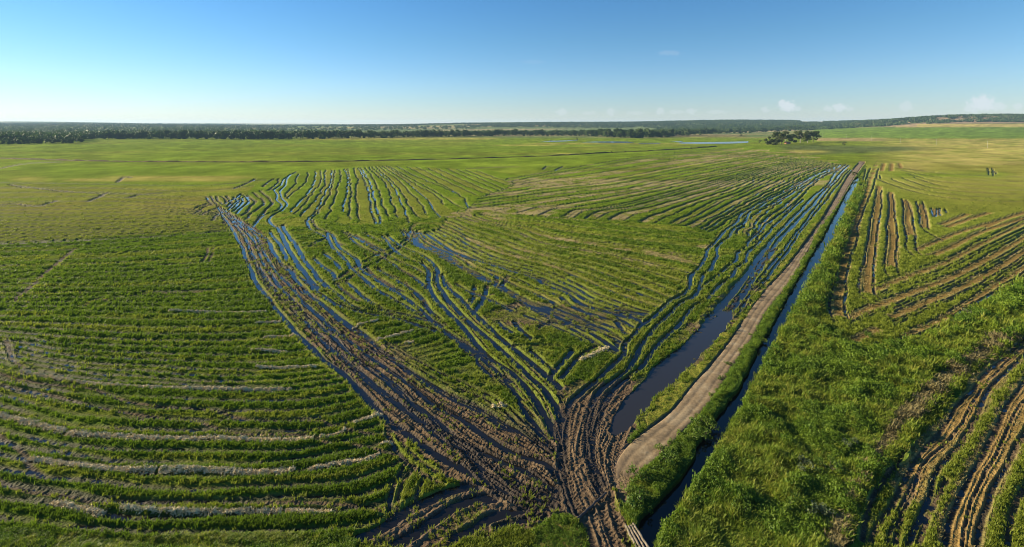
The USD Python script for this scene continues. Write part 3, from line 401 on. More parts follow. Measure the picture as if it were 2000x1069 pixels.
def field(X, Y, want='all'):
    """height, colour, cover and gloss of the ground at these points"""
    n = len(X)
    z = relief(X, Y)
    near = 1 - smooth(500, 900, Y)
    jx = (noise2(X, Y, 1.6, 41) - .5) * 1.2 + (noise2(X, Y, 5.0, 43) - .5) * 1.6; jy = (noise2(X, Y, 1.6, 42) - .5) * 1.2 + (noise2(X, Y, 5.0, 44) - .5) * 1.6
    Yj = np.maximum(Y + jy, 5.0); Xj = X + jx
    zz = relief(X, Y)
    px = 1000 + FOC * Xj / Yj; py = HOR + FOC * EYE / Yj
    pyr = HOR + FOC * (EYE - zz) / Yj                       # rows of the far, rising land
    inn = {k: (shapely.contains_xy(a, px, py) if k not in ('road', 'puddle', 'ditch') else shapely.contains_xy(A[k], 1000 + FOC * (X + .35 * jx) / Y, HOR + FOC * EYE / (Y + .35 * jy)) if k != 'road' else shapely.contains_xy(ROADW, 1000 + FOC * X / Y, HOR + FOC * EYE / Y)).astype(float) for k, a in A.items()}
    f1 = fbm2(X, Y, 3.0, 3, 11); f2 = fbm2(X, Y, 14.0, 3, 12); f3 = fbm2(X * 0.25, Y, 30.0, 3, 13); f4 = noise2(X, Y, 0.55, 14); f5 = fbm2(X, Y, 110.0, 3, 15); f6 = noise2(X, Y, 0.22, 16)
    f4 = .5 + (f4 - .5) * (1 - .8 * smooth(80, 200, Y)); f1 = .5 + (f1 - .5) * (1 - .55 * smooth(180, 350, Y))
    # --- base tone of each field
    col = mixc(np.tile(GREEN, (n, 1)), OLIVE, np.clip(0.02 + 1.0 * (f5 - .5) + .5 * (f3 - .45), 0, 1))
    can = np.full(n, .8)                                     # how much crop stands
    def put(k, c, t=1.0):
        nonlocal col
        col = mixc(col, c, inn[k] * t)
    put('r1', LUSH * 1.05); put('e1', LUSH * 1.1); put('e2', LUSH)
    put('r2', OLIVE * .8 + GREEN * .2, np.clip(.7 + (f2 - .5) * 1.2 + 1.4 * (f3 - .5), .1, 1) * smooth(335, 400, py + 30 * (f3 - .5)) * (1 - .5 * smooth(405, 450, py + 24 * (f3 - .5))))
    put('fan', GREEN * .95 + LUSH * .1); put('r4', GREEN); put('r5', GREEN * .9 + OLIVE * .15); put('r5l', LUSH * .6 + GREEN * .4)
    put('r8', GREEN * .75 + OLIVE * .35, np.ones(n)); put('br', GREEN * .6 + OLIVE * .3)
    put('weeds', DKGR * .7 + GREEN * .5); put('vergel', OLIVE * .8 + GREEN * .3); put('verger', DKGR); put('mound', OLIVE * .7 + MUD * .3); put('lowleft', DKGR * .6 + OLIVE * .4)
    # upper right slope, dry
    dry = smooth(1660, 1800, px) * smooth(400, 320, pyr) * smooth(268, 275, pyr)
    col = mixc(col, OLIVE * 1.2 + STRAW * .25, dry * np.clip(.8 + 2 * (f2 - .5), 0, 1)); 
    col = mixc(col, OLIVE * .9 + GREEN * .3, smooth(1760, 1850, px) * smooth(440, 380, py) * inn['r8'] * np.clip(.65 + 1.6 * (f2 - .4), 0, 1) * .85)
    # far country
    far = smooth(1150, 1400, Y)
    farc = mixc(np.tile(np.array([.11, .14, .045]), (n, 1)), np.array([.24, .20, .09]), smooth(.45, .62, fbm2(X, Y * 3, 900.0, 2, 21)))
    rt = (px > 1590) * smooth(800, 900, Y)
    farc = mixc(farc, np.array([.115, .175, .025]), rt * smooth(248, 250.5, pyr + (px - 1750) * .004))
    farc = mixc(farc, np.array([.34, .28, .09]), rt * smooth(242, 243, pyr) * (1 - smooth(247.5, 249, pyr)) * (px > 1750))
    farc = mixc(farc, np.array([.26, .19, .11]), rt * (1 - smooth(242, 243, pyr + (px - 1750) * .006)))
    farc = mixc(farc, np.array([.30, .22, .12]), rt * (px < 1790) * (pyr < 247.5))
    col = mixc(col, farc, np.maximum(far, rt * (pyr < 270)))
    can *= 1 - .5 * far
    # dark rough pasture by the grove, tan headland
    g1 = smooth(1490, 1560, px) * smooth(1860, 1760, px) * smooth(282, 287, pyr - (px - 1600) * .01) * (1 - smooth(300, 306, pyr + (px - 1600) * .04))
    col = mixc(col, np.array([.075, .095, .03]), g1 * .9)
    g2 = smooth(1590, 1600, px) * smooth(1760, 1700, px) * smooth(269, 270.5, pyr) * (1 - smooth(275, 277, pyr)); col = mixc(col, np.array([.30, .22, .10]), g2 * .8)
    g3 = smooth(1280, 1300, px) * smooth(1470, 1440, px) * smooth(263, 265, pyr) * (1 - smooth(270, 272, pyr)); col = mixc(col, np.array([.17, .135, .06]), g3 * .8)
    for (xa, xb, yc, hw) in [(560, 1000, 271, 2), (940, 1110, 284, 1.2), (1050, 1160, 301, 1.2), (1500, 1640, 297, 3), (0, 70, 285, 1.5), (100, 480, 353, 3), (180, 520, 348, 3), (0, 120, 352, 5), (1000, 1400, 281, 1)]:
        col = mixc(col, OLIVE * 1.3 + STRAW * .1, smooth(xa, xa + 60, px) * smooth(xb, xb - 60, px) * np.exp(-((py - yc) / hw) ** 2) * (.4 + f2) * .9)
    for (xa, xb, yc, hw) in [(100, 520, 362, 3), (0, 400, 330, 6), (1120, 1300, 302, 2.5), (1260, 1480, 270, 2), (1700, 2000, 343, 6)]:
        col = mixc(col, GREEN * .8 + LUSH * .35, smooth(xa, xa + 60, px) * smooth(xb, xb - 60, px) * np.exp(-((py - yc) / hw) ** 2) * .8)
    mud = np.zeros(n)
    mud = np.maximum(mud, inn['mudband'] * np.clip(.85 + .35 * smooth(85, 60, Y) + 1.1 * (f2 - .5) + .5 * (f1 - .5), 0, 1)); mud = np.maximum(mud, inn['mudlow'] * np.clip(.9 + (f1 - .5) * 1.6, 0, 1)); mud = np.maximum(mud, inn['junction']); mud = np.maximum(mud, inn['mudtri'] * np.clip(.8 + 1.6 * (f2 - .5) + 1.2 * (f1 - .5), 0, 1))
    mud = np.maximum(mud, inn['roadmud'] * np.clip(.35 + 1.6 * (f1 - .45) + .9 * (f2 - .5), 0, 1) * smooth(400, 560, py)); mud = np.maximum(mud, inn['wetcentre'] * np.clip(.22 + 1.8 * (f2 - .5) + 1.2 * (f1 - .5), 0, .95))
    mud *= 1 - inn['mound']
    # --- ruts and rows
    rutz = np.zeros(n); berm = np.zeros(n); rutm = np.zeros(n); lugs = np.zeros(n); tone = np.full(n, .5); shoulder = np.zeros(n); wetr = np.zeros(n); keepc = np.zeros(n)
    close = np.where(Y < 950)[0]
    q = np.c_[X, Y][close]
    for tree, P, Tn, at, ends in TREES:
        d, i = tree.query(q, workers=-1)
        fam = int(at['fam'][0])
        rel = q - P[i]
        sd = rel[:, 0] * -Tn[i, 1] + rel[:, 1] * Tn[i, 0]; al = np.abs(rel[:, 0] * Tn[i, 0] + rel[:, 1] * Tn[i, 1])
        reg = np.ones(len(q)) if fam < 0 else np.clip(sum(inn[k][close] for k in FAMREG[fam]), 0, 1)
        dd = np.where(ends[i] > 0, d, np.abs(sd)); dd = np.where(al > 2.5 * np.maximum(.6, .004 * q[:, 1]), d, dd)
        w = at['w'][i] * (0.85 + .3 * noise2(at['s'][i], (at['idx'][i] * 3.1 + at['id'][i]) * 4, 4.0, 31)) * (1 + .25 * smooth(200, 450, q[:, 1]))
        rr = np.linalg.norm(q, axis=1); nr = np.abs((q[:, 0] * -Tn[i, 1] + q[:, 1] * Tn[i, 0]) / rr); w0 = w; w = np.maximum(w, .55 * np.hypot(nr * rr * rr * 3.95e-5, np.sqrt(np.clip(1 - nr * nr, 0, 1)) * rr * .00151))
        thin = np.clip(w0 / w, .3, 1) ** .6; e = np.exp(-(dd / w) ** 4) * reg; ew = np.exp(-(dd / (w * 1.45 + .06)) ** 4) * reg; keepc[close] = np.maximum(keepc[close], ew)
        nn = noise2(at['s'][i], at['id'][i] * 5.3 + at['idx'][i], 6.0, 32)
        fade = 1.0 if fam in (-1, 1, 2, 3, 4) else .45 + .75 * smooth(.25, .6, noise2(q[:, 0], q[:, 1], 9.0, 33 + fam))
        wt = smooth(.45, .75, at['wet'][i] - .4 * smooth(170, 260, q[:, 1]) * (fam < 0) * (q[:, 0] > 60) + (nn - .5) * .9)
        dep = at['depth'][i] * (.36 + .62 * wt) * fade
        zi = -dep * e
        rutz[close] = np.minimum(rutz[close], zi)
        rutm[close] = np.maximum(rutm[close], e * thin * (1.0 if fam < 0 else .8) * np.clip(fade if np.ndim(fade) else np.ones(len(q)), 0, 1)); wetr[close] = np.maximum(wetr[close], e * np.maximum(wt, .45 * (fam >= 0)))
        b = np.exp(-((dd - 1.45 * w) / (.45 * w)) ** 2) * reg * at['berm'][i] * (.2 + .9 * noise2(at['s'][i], sd * 2, 1.1, 34) + .8 * noise2(at['s'][i], sd * 3, .33, 35))
        berm[close] = np.maximum(berm[close], b * (1 - e)); shoulder[close] = np.maximum(shoulder[close], np.exp(-(dd / (2.2 * w)) ** 4) * reg * at['berm'][i])
        lg = np.sin(at['s'][i] * 2 * math.pi / .42 + np.abs(sd) * 7) * np.exp(-(dd / (1.9 * w)) ** 6) * at['tread'][i] * smooth(110, 60, q[:, 1])
        lugs[close] = np.where(np.abs(lg) > np.abs(lugs[close]), lg, lugs[close])
        if fam >= 0:
            strip = np.where(np.isin(at['idx'][i], -1), 0, at['idx'][i] * 1.0) + (sd > 0)
            tn = (np.sin(strip * math.pi) * 0 + ((strip.astype(int) * 7919) % 13) / 12.0) * .55 + (strip.astype(int) % 2) * .45
            m = reg > 0
            tone[close[m]] = tn[m]
    tw = np.clip(sum(inn[k] for k in ('fan', 'r4', 'r5')), 0, 1)
    dull = smooth(.45, .75, tone + (f2 - .5) * .8) * tw
    col = mixc(col, OLIVE * .75 + GREEN * .25, dull * .6); can *= 1 - .45 * dull
    col = mixc(col, LUSH * .5 + GREEN * .6, (1 - dull) * tw * .6)
    r1r = np.clip(inn['r1'] + inn['e1'] + inn['e2'], 0, 1); t1 = smooth(.55, .9, tone + (f2 - .5) * .7) * r1r
    col = mixc(col, OLIVE * .55 + LUSH * .5, t1 * .55); can *= 1 - .35 * t1
    # straw and brown stubble lying on the rows
    st = smooth(.55, .72, f3 + .45 * (tone - .5)) * np.clip(inn['r4'] + inn['r5'], 0, 1) * smooth(.3, .6, f1) * .8
    col = mixc(col, STRAW * .8, st); can *= 1 - .5 * st
    db, ib = BST.query(np.c_[X, Y], workers=-1); wb = BS[ib, 2] * 1.1 * (1 + .1 * smooth(120, 300, Y)) + (f1 - .5) * .6
    bs = np.exp(-(db / np.maximum(wb, .1)) ** 6) * (inn['r8'] + inn['br'] > 0)
    edge = np.exp(-((db - wb * 1.25) / .28) ** 2) * (inn['r8'] + inn['br'] > 0)
    col = mixc(col, STUB * 1.25, edge * .6); col = mixc(col, BROWN * (.75 + .5 * f4[:, None]) * (1 + .35 * inn['br'])[:, None], bs * .9); can *= 1 - .8 * np.maximum(bs, edge * .5)
    brs = inn['br'] * smooth(.45, .7, f2 + (f1 - .5) * .4); col = mixc(col, STUB, brs * .15)
    # far drain
    dfd, _ = FDT.query(np.c_[X, Y], workers=-1); wd = 1.4 + .8 * (f2 - .5)
    fde = np.exp(-(dfd / wd) ** 4); fde = fde * 0
    fdb = np.exp(-((dfd - 2.6) / 1.2) ** 2); col = mixc(col, OLIVE * .8, fdb * .4)
    for k in ('pond1', 'pond2', 'pond3', 'pond4'): z -= .5 * inn[k]
    soft = 1 - np.clip(.5 * inn['junction'] + .2 * inn['mudband'] + .42 * inn['br'], 0, .6); rutz *= soft; berm *= soft
    # --- combine
    mudy = np.clip(np.maximum(mud, np.maximum(rutm * .95, np.clip(shoulder, 0, 1) * smooth(.3, .6, f1) * .55 * (1 - inn['r1']))), 0, 1)
    fringe = np.clip(berm, 0, 1) * (.45 + .55 * (1 - mud))
    can *= (1 - np.clip(mudy * 1.2, 0, 1)) * (1 - .75 * keepc); can *= (1 - inn['road'])
    grit = np.clip(.55 + .9 * (f1 - .35), .3, 1.3)
    mc = mixc(np.tile(MUD, (n, 1)), MUD * 1.25, np.clip(berm * .8 + np.clip(lugs, 0, 1) * .3 + (f1 - .5), 0, 1))
    wetness = np.clip(wetr * 1.3 + smooth(-.02, -.08, rutz + (f1 - .5) * .05) + inn['puddle'], 0, 1)
    mc = mixc(mc, WMUD, wetness)
    col = mixc(col, mc, mudy)
    col = mixc(col, STUB * .85, fringe * .3 * (1 - wetness))
    col = mixc(col, np.array([.19, .13, .085]), inn['road'] * .9)
    # --- height
    hz = z + ((f1 - .5) * .09 + (f4 - .5) * .05 * (1 - .5 * smooth(60, 150, Y))) * near
    hz += rutz + .20 * berm * near + lugs * .035 * mudy + mudy * near * (1 - .4 * inn['junction']) * ((noise2(X, Y, .9, 51) - .5) * .12 + (noise2(X, Y, .38, 52) - .5) * .13 + (f6 - .5) * .09 * smooth(90, 60, Y))
    crop = can * near
    tall = .12 + .33 * smooth(70, 170, Y)
    hz += crop * tall * (.55 + .5 * f4 + .5 * f1) * np.where(mudy < .5, 1, 0)
    hz += inn['weeds'] * (.05 + .7 * np.clip(fbm2(X, Y, 1.7, 3, 91) - .25, 0, 1) ** 1.5) + (inn['verger'] * .25 + inn['vergel'] * .05 + inn['lowleft'] * .2 + inn['mound'] * .12) * (f1 + .2)
    hz = np.where(inn['puddle'] > 0, -.14 + (f1 - .5) * .12 + (noise2(X, Y, .5, 53) - .5) * .06, hz)
    dt = inn['ditch'] > 0
    hz = np.where(dt, -.55 + (f1 - .5) * .2, hz); col = np.where(dt[:, None], WMUD * .8, col)
    hz = np.where(inn['road'] > 0, -.04 + .05 * (f1 - .5), hz)
    col = col * (.78 + .44 * f4[:, None] * .6 + .25 * f1[:, None]) 
    col = col * (.80 + .40 * fbm2(X, Y, 7.0, 3, 17)[:, None] * (.6 + .8 * smooth(100, 300, Y))[:, None]) * (1 + .55 * (noise2(X, Y * .6, 11.0, 19) - .5)[:, None] * smooth(200, 400, Y)[:, None]) * (1 + .22 * (noise2(X * .3, Y, 30.0, 20) - .5)[:, None] * smooth(200, 400, Y)[:, None]) * (.86 + .28 * fbm2(X * .4, Y, 26.0, 2, 18)[:, None])
    rough = .95 - .2 * wetness * mudy
    return hz, np.clip(col, .004, .9), can * (1 - mudy), rough, inn, mudy, tone

# ------------------------------------------------------------------ ground
NT, NR = 1200, 900
th = np.radians(np.linspace(-52, 52, NT))
inv = np.r_[np.linspace(1 / 30.0, 1 / 900.0, int(NR * .91)), np.geomspace(1 / 930.0, 1 / 14000.0, NR - int(NR * .91))]
rho = 1 / inv
TH, RH = np.meshgrid(th, rho)
GX = (RH * np.sin(TH)).ravel(); GY = (RH * np.cos(TH)).ravel()
gz, gcol, gcan, grough, _, gmud, _ = field(GX, GY)
ii = np.arange(NR * NT).reshape(NR, NT)
quads = np.stack([ii[:-1, :-1], ii[:-1, 1:], ii[1:, 1:], ii[1:, :-1]], -1).reshape(-1, 4)
gm = UsdGeom.Mesh.Define(stage, '/World/ground')
gm.CreatePointsAttr(Vt.Vec3fArray.FromNumpy(np.stack([GX, GY, gz], 1).astype(np.float32)))
gm.CreateFaceVertexCountsAttr(Vt.IntArray.FromNumpy(np.full(len(quads), 4, np.int32)))
gm.CreateFaceVertexIndicesAttr(Vt.IntArray.FromNumpy(quads[:, ::-1].astype(np.int32).ravel() if False else quads.astype(np.int32).ravel()))
gm.CreateSubdivisionSchemeAttr('none')
pv = UsdGeom.PrimvarsAPI(gm)
pv.CreatePrimvar('soilcolor', Sdf.ValueTypeNames.Color3fArray, 'vertex').Set(Vt.Vec3fArray.FromNumpy(gcol.astype(np.float32)))
pv.CreatePrimvar('soilrough', Sdf.ValueTypeNames.FloatArray, 'vertex').Set(Vt.FloatArray.FromNumpy(grough.astype(np.float32)))
mat('soil', {'c': ('attribute', {'attribute': 'soilcolor'}), 'r': ('attribute', {'attribute': 'soilrough'}), 'g': ('geometry', {}),
             'n': ('noise_texture', {'scale': 3.2, 'detail': 5.0, 'roughness': .65}), 'ramp': ('rgb_ramp', {'ramp': [(.25, (.62, .62, .62)), (.5, (1, 1, 1)), (.75, (1.35, 1.35, 1.3))]}),
             'mx': ('mix_color', {'blend_type': 'multiply', 'fac': 1.0, 'use_clamp': False}), 'n3': ('noise_texture', {'scale': 9.0, 'detail': 3.0, 'roughness': .6}), 'vo': ('voronoi_texture', {'scale': 4.5}), 'h1': ('math', {'math_type': 'multiply_add', 'value2': .45}), 'h2': ('math', {'math_type': 'multiply_add', 'value2': -.5}), 'b': ('bump', {'strength': .8, 'distance': .2}),
             'sp': ('math', {'math_type': 'multiply_add', 'value2': -1.1, 'value3': 1.05, 'use_clamp': True}), 'p': ('principled_bsdf', {})},
    [('r.fac', 'sp.value1'), ('sp.value', 'p.specular_ior_level'), ('g.position', 'n.vector'), ('n.fac', 'ramp.fac'), ('c.color', 'mx.a'), ('ramp.color', 'mx.b'), ('mx.result', 'p.base_color'), ('r.fac', 'p.roughness'), ('g.position', 'n3.vector'), ('g.position', 'vo.vector'), ('n3.fac', 'h1.value1'), ('n.fac', 'h1.value3'), ('vo.distance', 'h2.value1'), ('h1.value', 'h2.value3'), ('h2.value', 'b.height'), ('b.normal', 'p.normal')], surface='p.BSDF')
UsdShade.MaterialBindingAPI.Apply(gm.GetPrim()).Bind(M['soil'])
tag(gm, kind='structure')

# ------------------------------------------------------------------ dirt road
lft = curve([(1680, 318), (1657, 345), (1636, 380), (1612, 420), (1584, 460), (1562, 490), (1530, 530), (1500, 562), (1462, 610), (1430, 660), (1378, 725), (1352, 753), (1313, 802), (1250, 850), (1214, 883), (1199, 916), (1202, 948), (1210, 990)], 1200)
rgt = curve([(1688, 318), (1669, 345), (1651, 375), (1627, 415), (1606, 443), (1584, 480), (1572, 502), (1538, 560), (1498, 610), (1471, 660), (1426, 725), (1411, 753), (1375, 802), (1330, 850), (1303, 883), (1261, 916), (1228, 952), (1222, 992)], 1200)
ys = np.linspace(0, 1, 1200)
gl = np.stack(ground_xy(lft[:, 0], lft[:, 1]), 1); gr = np.stack(ground_xy(rgt[:, 0], rgt[:, 1]), 1)
NW = 26
tt = np.linspace(0, 1, NW)
RP = gl[:, None, :] * (1 - tt)[None, :, None] + gr[:, None, :] * tt[None, :, None]
rx, ry = RP[..., 0].ravel(), RP[..., 1].ravel(); tv = np.tile(tt, 1200)
edgej = (fbm2(rx, ry, 1.2, 3, 71) - .5)
rx2 = rx + edgej * np.where((tv == 0) | (tv == 1), .8, .05) + (noise2(rx, ry, .4, 75) - .5) * np.where((tv == 0) | (tv == 1), .25, 0)
rz = .09 - .10 * np.abs(tv * 2 - 1) ** 6 + .035 * (fbm2(rx, ry, 2.6, 3, 72) - .5) - .035 * np.exp(-((tv - .33) / .07) ** 2) - .035 * np.exp(-((tv - .7) / .07) ** 2) + .02 * (noise2(rx, ry, .35, 73) - .5)
endt = np.repeat(smooth(.84, .98, np.linspace(0, 1, 1200)), NW); rz = rz - .14 * ((tv == 0) | (tv == 1)) - .20 * endt * (.6 + .8 * fbm2(rx, ry, 1.5, 2, 74))
ri = np.arange(1200 * NW).reshape(1200, NW)
rq = np.stack([ri[:-1, :-1], ri[:-1, 1:], ri[1:, 1:], ri[1:, :-1]], -1).reshape(-1, 4)[:, ::-1]
mat('road_dirt', {'g': ('geometry', {}), 'n': ('noise_texture', {'scale': .35, 'detail': 6.0, 'roughness': .7}), 'n2': ('noise_texture', {'scale': 5.0, 'detail': 4.0}),
                  'ramp': ('rgb_ramp', {'ramp': [(.32, (.105, .078, .046)), (.5, (.225, .163, .092)), (.66, (.30, .238, .148))]}),
                  'at': ('attribute', {'attribute': 'mudcover'}), 'md': ('mix_color', {'b': (.125, .088, .055)}), 'mx': ('mix_color', {'blend_type': 'multiply', 'fac': .6}), 'r2': ('rgb_ramp', {'ramp': [(.3, (.6, .6, .6)), (.6, (1, 1, 1))]}), 'b': ('bump', {'strength': .5, 'distance': .05}), 'p': ('principled_bsdf', {'roughness': .9, 'specular_ior_level': .2})},
    [('g.position', 'n.vector'), ('g.position', 'n2.vector'), ('n.fac', 'ramp.fac'), ('n2.fac', 'r2.fac'), ('ramp.color', 'mx.a'), ('r2.color', 'mx.b'), ('mx.result', 'md.a'), ('at.fac', 'md.fac'), ('md.result', 'p.base_color'), ('n2.fac', 'b.height'), ('b.normal', 'p.normal')], surface='p.BSDF')
rd = tag(obj('dirt_road', (np.stack([rx2, ry, rz], 1), rq), 'road_dirt', smooth=True), kind='structure')
soil = np.clip(1.25 * endt + .9 * (fbm2(rx, ry, 1.8, 3, 76) - .5) * (.25 + endt) + .75 * np.abs(tv * 2 - 1) ** 5 * fbm2(rx, ry, .9, 2, 77), 0, 1)     # mud carried on to the road
UsdGeom.PrimvarsAPI(rd).CreatePrimvar('mudcover', Sdf.ValueTypeNames.FloatArray, 'vertex').Set(Vt.FloatArray.FromNumpy(soil.astype(np.float32)))
# the thin track that bends off behind the field
tc = curve([(1684, 320), (1672, 315), (1650, 309.5), (1620, 302), (1597, 296), (1580, 293)], 200); tx, ty = ground_xy(tc[:, 0], tc[:, 1])
td = np.gradient(np.stack([tx, ty], 1), axis=0); td /= np.linalg.norm(td, axis=1, keepdims=True); nrm = np.stack([-td[:, 1], td[:, 0]], 1)
tr = []
for o, h in ((-2.2, -.1), (-1.7, .28), (1.7, .28), (2.2, -.1)):
    tr.append(np.c_[tx + nrm[:, 0] * o, ty + nrm[:, 1] * o, np.full(200, h)])
tr = np.stack(tr, 1).reshape(-1, 3); ri = np.arange(800).reshape(200, 4)
tq = np.stack([ri[:-1, :-1], ri[:-1, 1:], ri[1:, 1:], ri[1:, :-1]], -1).reshape(-1, 4)
if np.cross(tr[1] - tr[0], tr[4] - tr[0])[2] < 0: tq = tq[:, ::-1]
tag(obj('farm_track', (tr, tq), 'road_dirt', smooth=True), kind='structure')

# the old drain across the far field: a trench with a weedy spoil bank behind it
dn = np.gradient(FDX, axis=0); dn /= np.linalg.norm(dn, axis=1, keepdims=True); dn = np.stack([-dn[:, 1], dn[:, 0]], 1); dn *= np.sign(dn[:, 1:2])
DO = [-4.5, -3.0, -2.0, -.8, .4, 1.6, 2.6, 3.6, 5.0]; DZ = [-.1, .10, .12, .2, .85, 1.15, .95, .4, -.2]
FI = np.linspace(0, 599, 1500); dcx = np.interp(FI, np.arange(600), FDX[:, 0]); dcy = np.interp(FI, np.arange(600), FDX[:, 1]); dnx = np.interp(FI, np.arange(600), dn[:, 0]); dny = np.interp(FI, np.arange(600), dn[:, 1])
dv = []
for o, h in zip(DO, DZ):
    x_, y_ = dcx + dnx * o, dcy + dny * o; hh = h * (.35 + 1.3 * fbm2(x_, y_, 9.0, 3, 61)) if h > .15 else np.full(1500, h); dv.append(np.c_[x_, y_, hh])
dv = np.stack(dv, 1).reshape(-1, 3); k9 = len(DO); ri = np.arange(1500 * k9).reshape(1500, k9); dq = np.stack([ri[:-1, :-1], ri[:-1, 1:], ri[1:, 1:], ri[1:, :-1]], -1).reshape(-1, 4)
if np.cross(dv[1] - dv[0], dv[k9] - dv[0])[2] < 0: dq = dq[:, ::-1]
mat('drain_bank', {'g': ('geometry', {}), 'n': ('noise_texture', {'scale': .12, 'detail': 5.0, 'roughness': .7}), 'n2': ('noise_texture', {'scale': .012, 'detail': 2.0}), 'r': ('rgb_ramp', {'ramp': [(.35, (.05, .055, .015)), (.52, (.10, .085, .035)), (.68, (.26, .19, .10))]}), 'ad': ('math', {'math_type': 'multiply_add', 'value2': .5}), 'hf': ('math', {'math_type': 'multiply', 'value2': .5}), 'p': ('principled_bsdf', {'roughness': .95, 'specular_ior_level': .05})},
    [('g.position', 'n.vector'), ('g.position', 'n2.vector'), ('n2.fac', 'hf.value1'), ('n.fac', 'ad.value1'), ('hf.value', 'ad.value3'), ('ad.value', 'r.fac'), ('r.color', 'p.base_color')], surface='p.BSDF')
tag(obj('drain_bank', (dv, dq), 'drain_bank'), kind='structure')

# ------------------------------------------------------------------ water
def water_mat(name, mud, rough):
    mat(name, {'g': ('geometry', {}), 'n': ('noise_texture', {'scale': 1.3, 'detail': 3.0}), 'b': ('bump', {'strength': .04, 'distance': .05}),
               'p': ('principled_bsdf', {'base_color': mud, 'roughness': rough, 'ior': 1.33, 'specular_ior_level': .5})},
        [('g.position', 'n.vector'), ('n.fac', 'b.height'), ('b.normal', 'p.normal')], surface='p.BSDF')
water_mat('muddy_water', (.008, .007, .006), .02); water_mat('dark_water', (.006, .006, .005), .03); water_mat('pond_water', (.03, .03, .03), .12)
def gpoly(poly):
    def conv(c): return np.stack(ground_xy(np.array(c)[:, 0], np.array(c)[:, 1]), 1)
    e = shapely.segmentize(poly, 6.0)
    return shapely.Polygon(conv(e.exterior.coords)).buffer(0)
def sheet(name, g, z, m):
    vs, fs, o = [], [], 0
    for q in getattr(g, 'geoms', [g]):
        v, f = trimesh.creation.triangulate_polygon(q, engine='earcut')
        vs.append(np.c_[v, np.full(len(v), z)]); fs.append(f + o); o += len(v)
    v, f = np.vstack(vs), np.vstack(fs)
    nz_ = np.cross(v[f[:, 1]] - v[f[:, 0]], v[f[:, 2]] - v[f[:, 0]])[:, 2]; f[nz_ < 0] = f[nz_ < 0][:, ::-1]
    return tag(obj(name, (v, f), m), kind='structure')
flood = shapely.Polygon([tuple(np.array(ground_xy(a, b))) for a, b in [(-250, 640), (0, 640), (430, 560), (400, 380), (500, 335), (900, 322), (1400, 330), (1662, 318), (1678, 318), (1640, 380), (1560, 495), (1460, 615), (1360, 745), (1250, 850), (1190, 960), (1190, 1080), (-250, 1080)]])
gd, gp = gpoly(A['ditch'].buffer(6)), gpoly(A['puddle'].buffer(4))
sheet('rut_water', flood.difference(gp).buffer(0), WATER_Z, 'muddy_water')
water_mat('silty_water', (.022, .020, .019), .03); sheet('puddle', gp, WATER_Z, 'silty_water')
sheet('ditch_water', gd, -.17, 'dark_water')
fr = shapely.Polygon([tuple(np.array(ground_xy(a, b))) for a, b in [(1592, 640), (1600, 590), (1690, 330), (2060, 325), (2060, 1080), (1660, 1080), (1690, 690)]])
sheet('field_water', fr.difference(gd.buffer(.5)).buffer(0), WATER_Z, 'muddy_water')
for k in ('pond1', 'pond2', 'pond3', 'pond4'): sheet('pond', gpoly(A[k]), .12, 'pond_water')
# ------------------------------------------------------------------ leaf and blade shapes
def quads_mesh(c, a, b):
    """small leaf faces: centres c, half-axes a and b"""
    v = np.stack([c - a, c + b, c + a, c - b], 1).reshape(-1, 3); i = np.arange(len(c)) * 4
    return v, np.vstack([np.c_[i, i + 1, i + 2], np.c_[i, i + 2, i + 3]])
def join(ms):
    vs, fs, o = [], [], 0
    for v, f in ms: vs.append(v); fs.append(np.asarray(f) + o); o += len(v)
    return np.vstack(vs), np.vstack(fs)
def unit(v): return v / (np.linalg.norm(v, axis=-1, keepdims=True) + 1e-9)
def leaves(rng, blobs, n, size, flat=.35):
    vol = np.array([b[3] * b[4] * b[5] for b in blobs]) ** .67; pick = rng.choice(len(blobs), n, p=vol / vol.sum()); B = np.array(blobs)[pick]
    d = unit(rng.normal(size=(n, 3))); r = rng.uniform(.55, 1.05, n)[:, None]
    c = B[:, :3] + d * r * B[:, 3:6]
    nrm = unit(d + rng.normal(size=(n, 3)) * .8 + [0, 0, flat]); t = unit(np.cross(nrm, rng.normal(size=(n, 3)))); bt = np.cross(nrm, t)
    s = size * rng.uniform(.6, 1.4, n)[:, None]
    return quads_mesh(c, t * s, bt * s * .7)
def tube(p, r, k=6):
    p, r = np.asarray(p, float), np.asarray(r, float); d = unit(np.gradient(p, axis=0)); up = np.array([.3, .2, 1.0]) if abs(d[0][2]) < .9 else np.array([1.0, .2, 0])
    a = unit(np.cross(d, up)); b = np.cross(d, a); an = np.arange(k) * 2 * math.pi / k
    v = (p[:, None] + r[:, None, None] * (a[:, None] * np.cos(an)[None, :, None] + b[:, None] * np.sin(an)[None, :, None])).reshape(-1, 3); f = []
    for i in range(len(p) - 1):
        for j in range(k): q = (j + 1) % k; f += [[i * k + j, i * k + q, i * k + k + q], [i * k + j, i * k + k + q, i * k + k + j]]
    e = (len(p) - 1) * k
    for j in range(1, k - 1): f += [[0, j + 1, j], [e, e + j, e + j + 1]]
    return v, np.array(f)
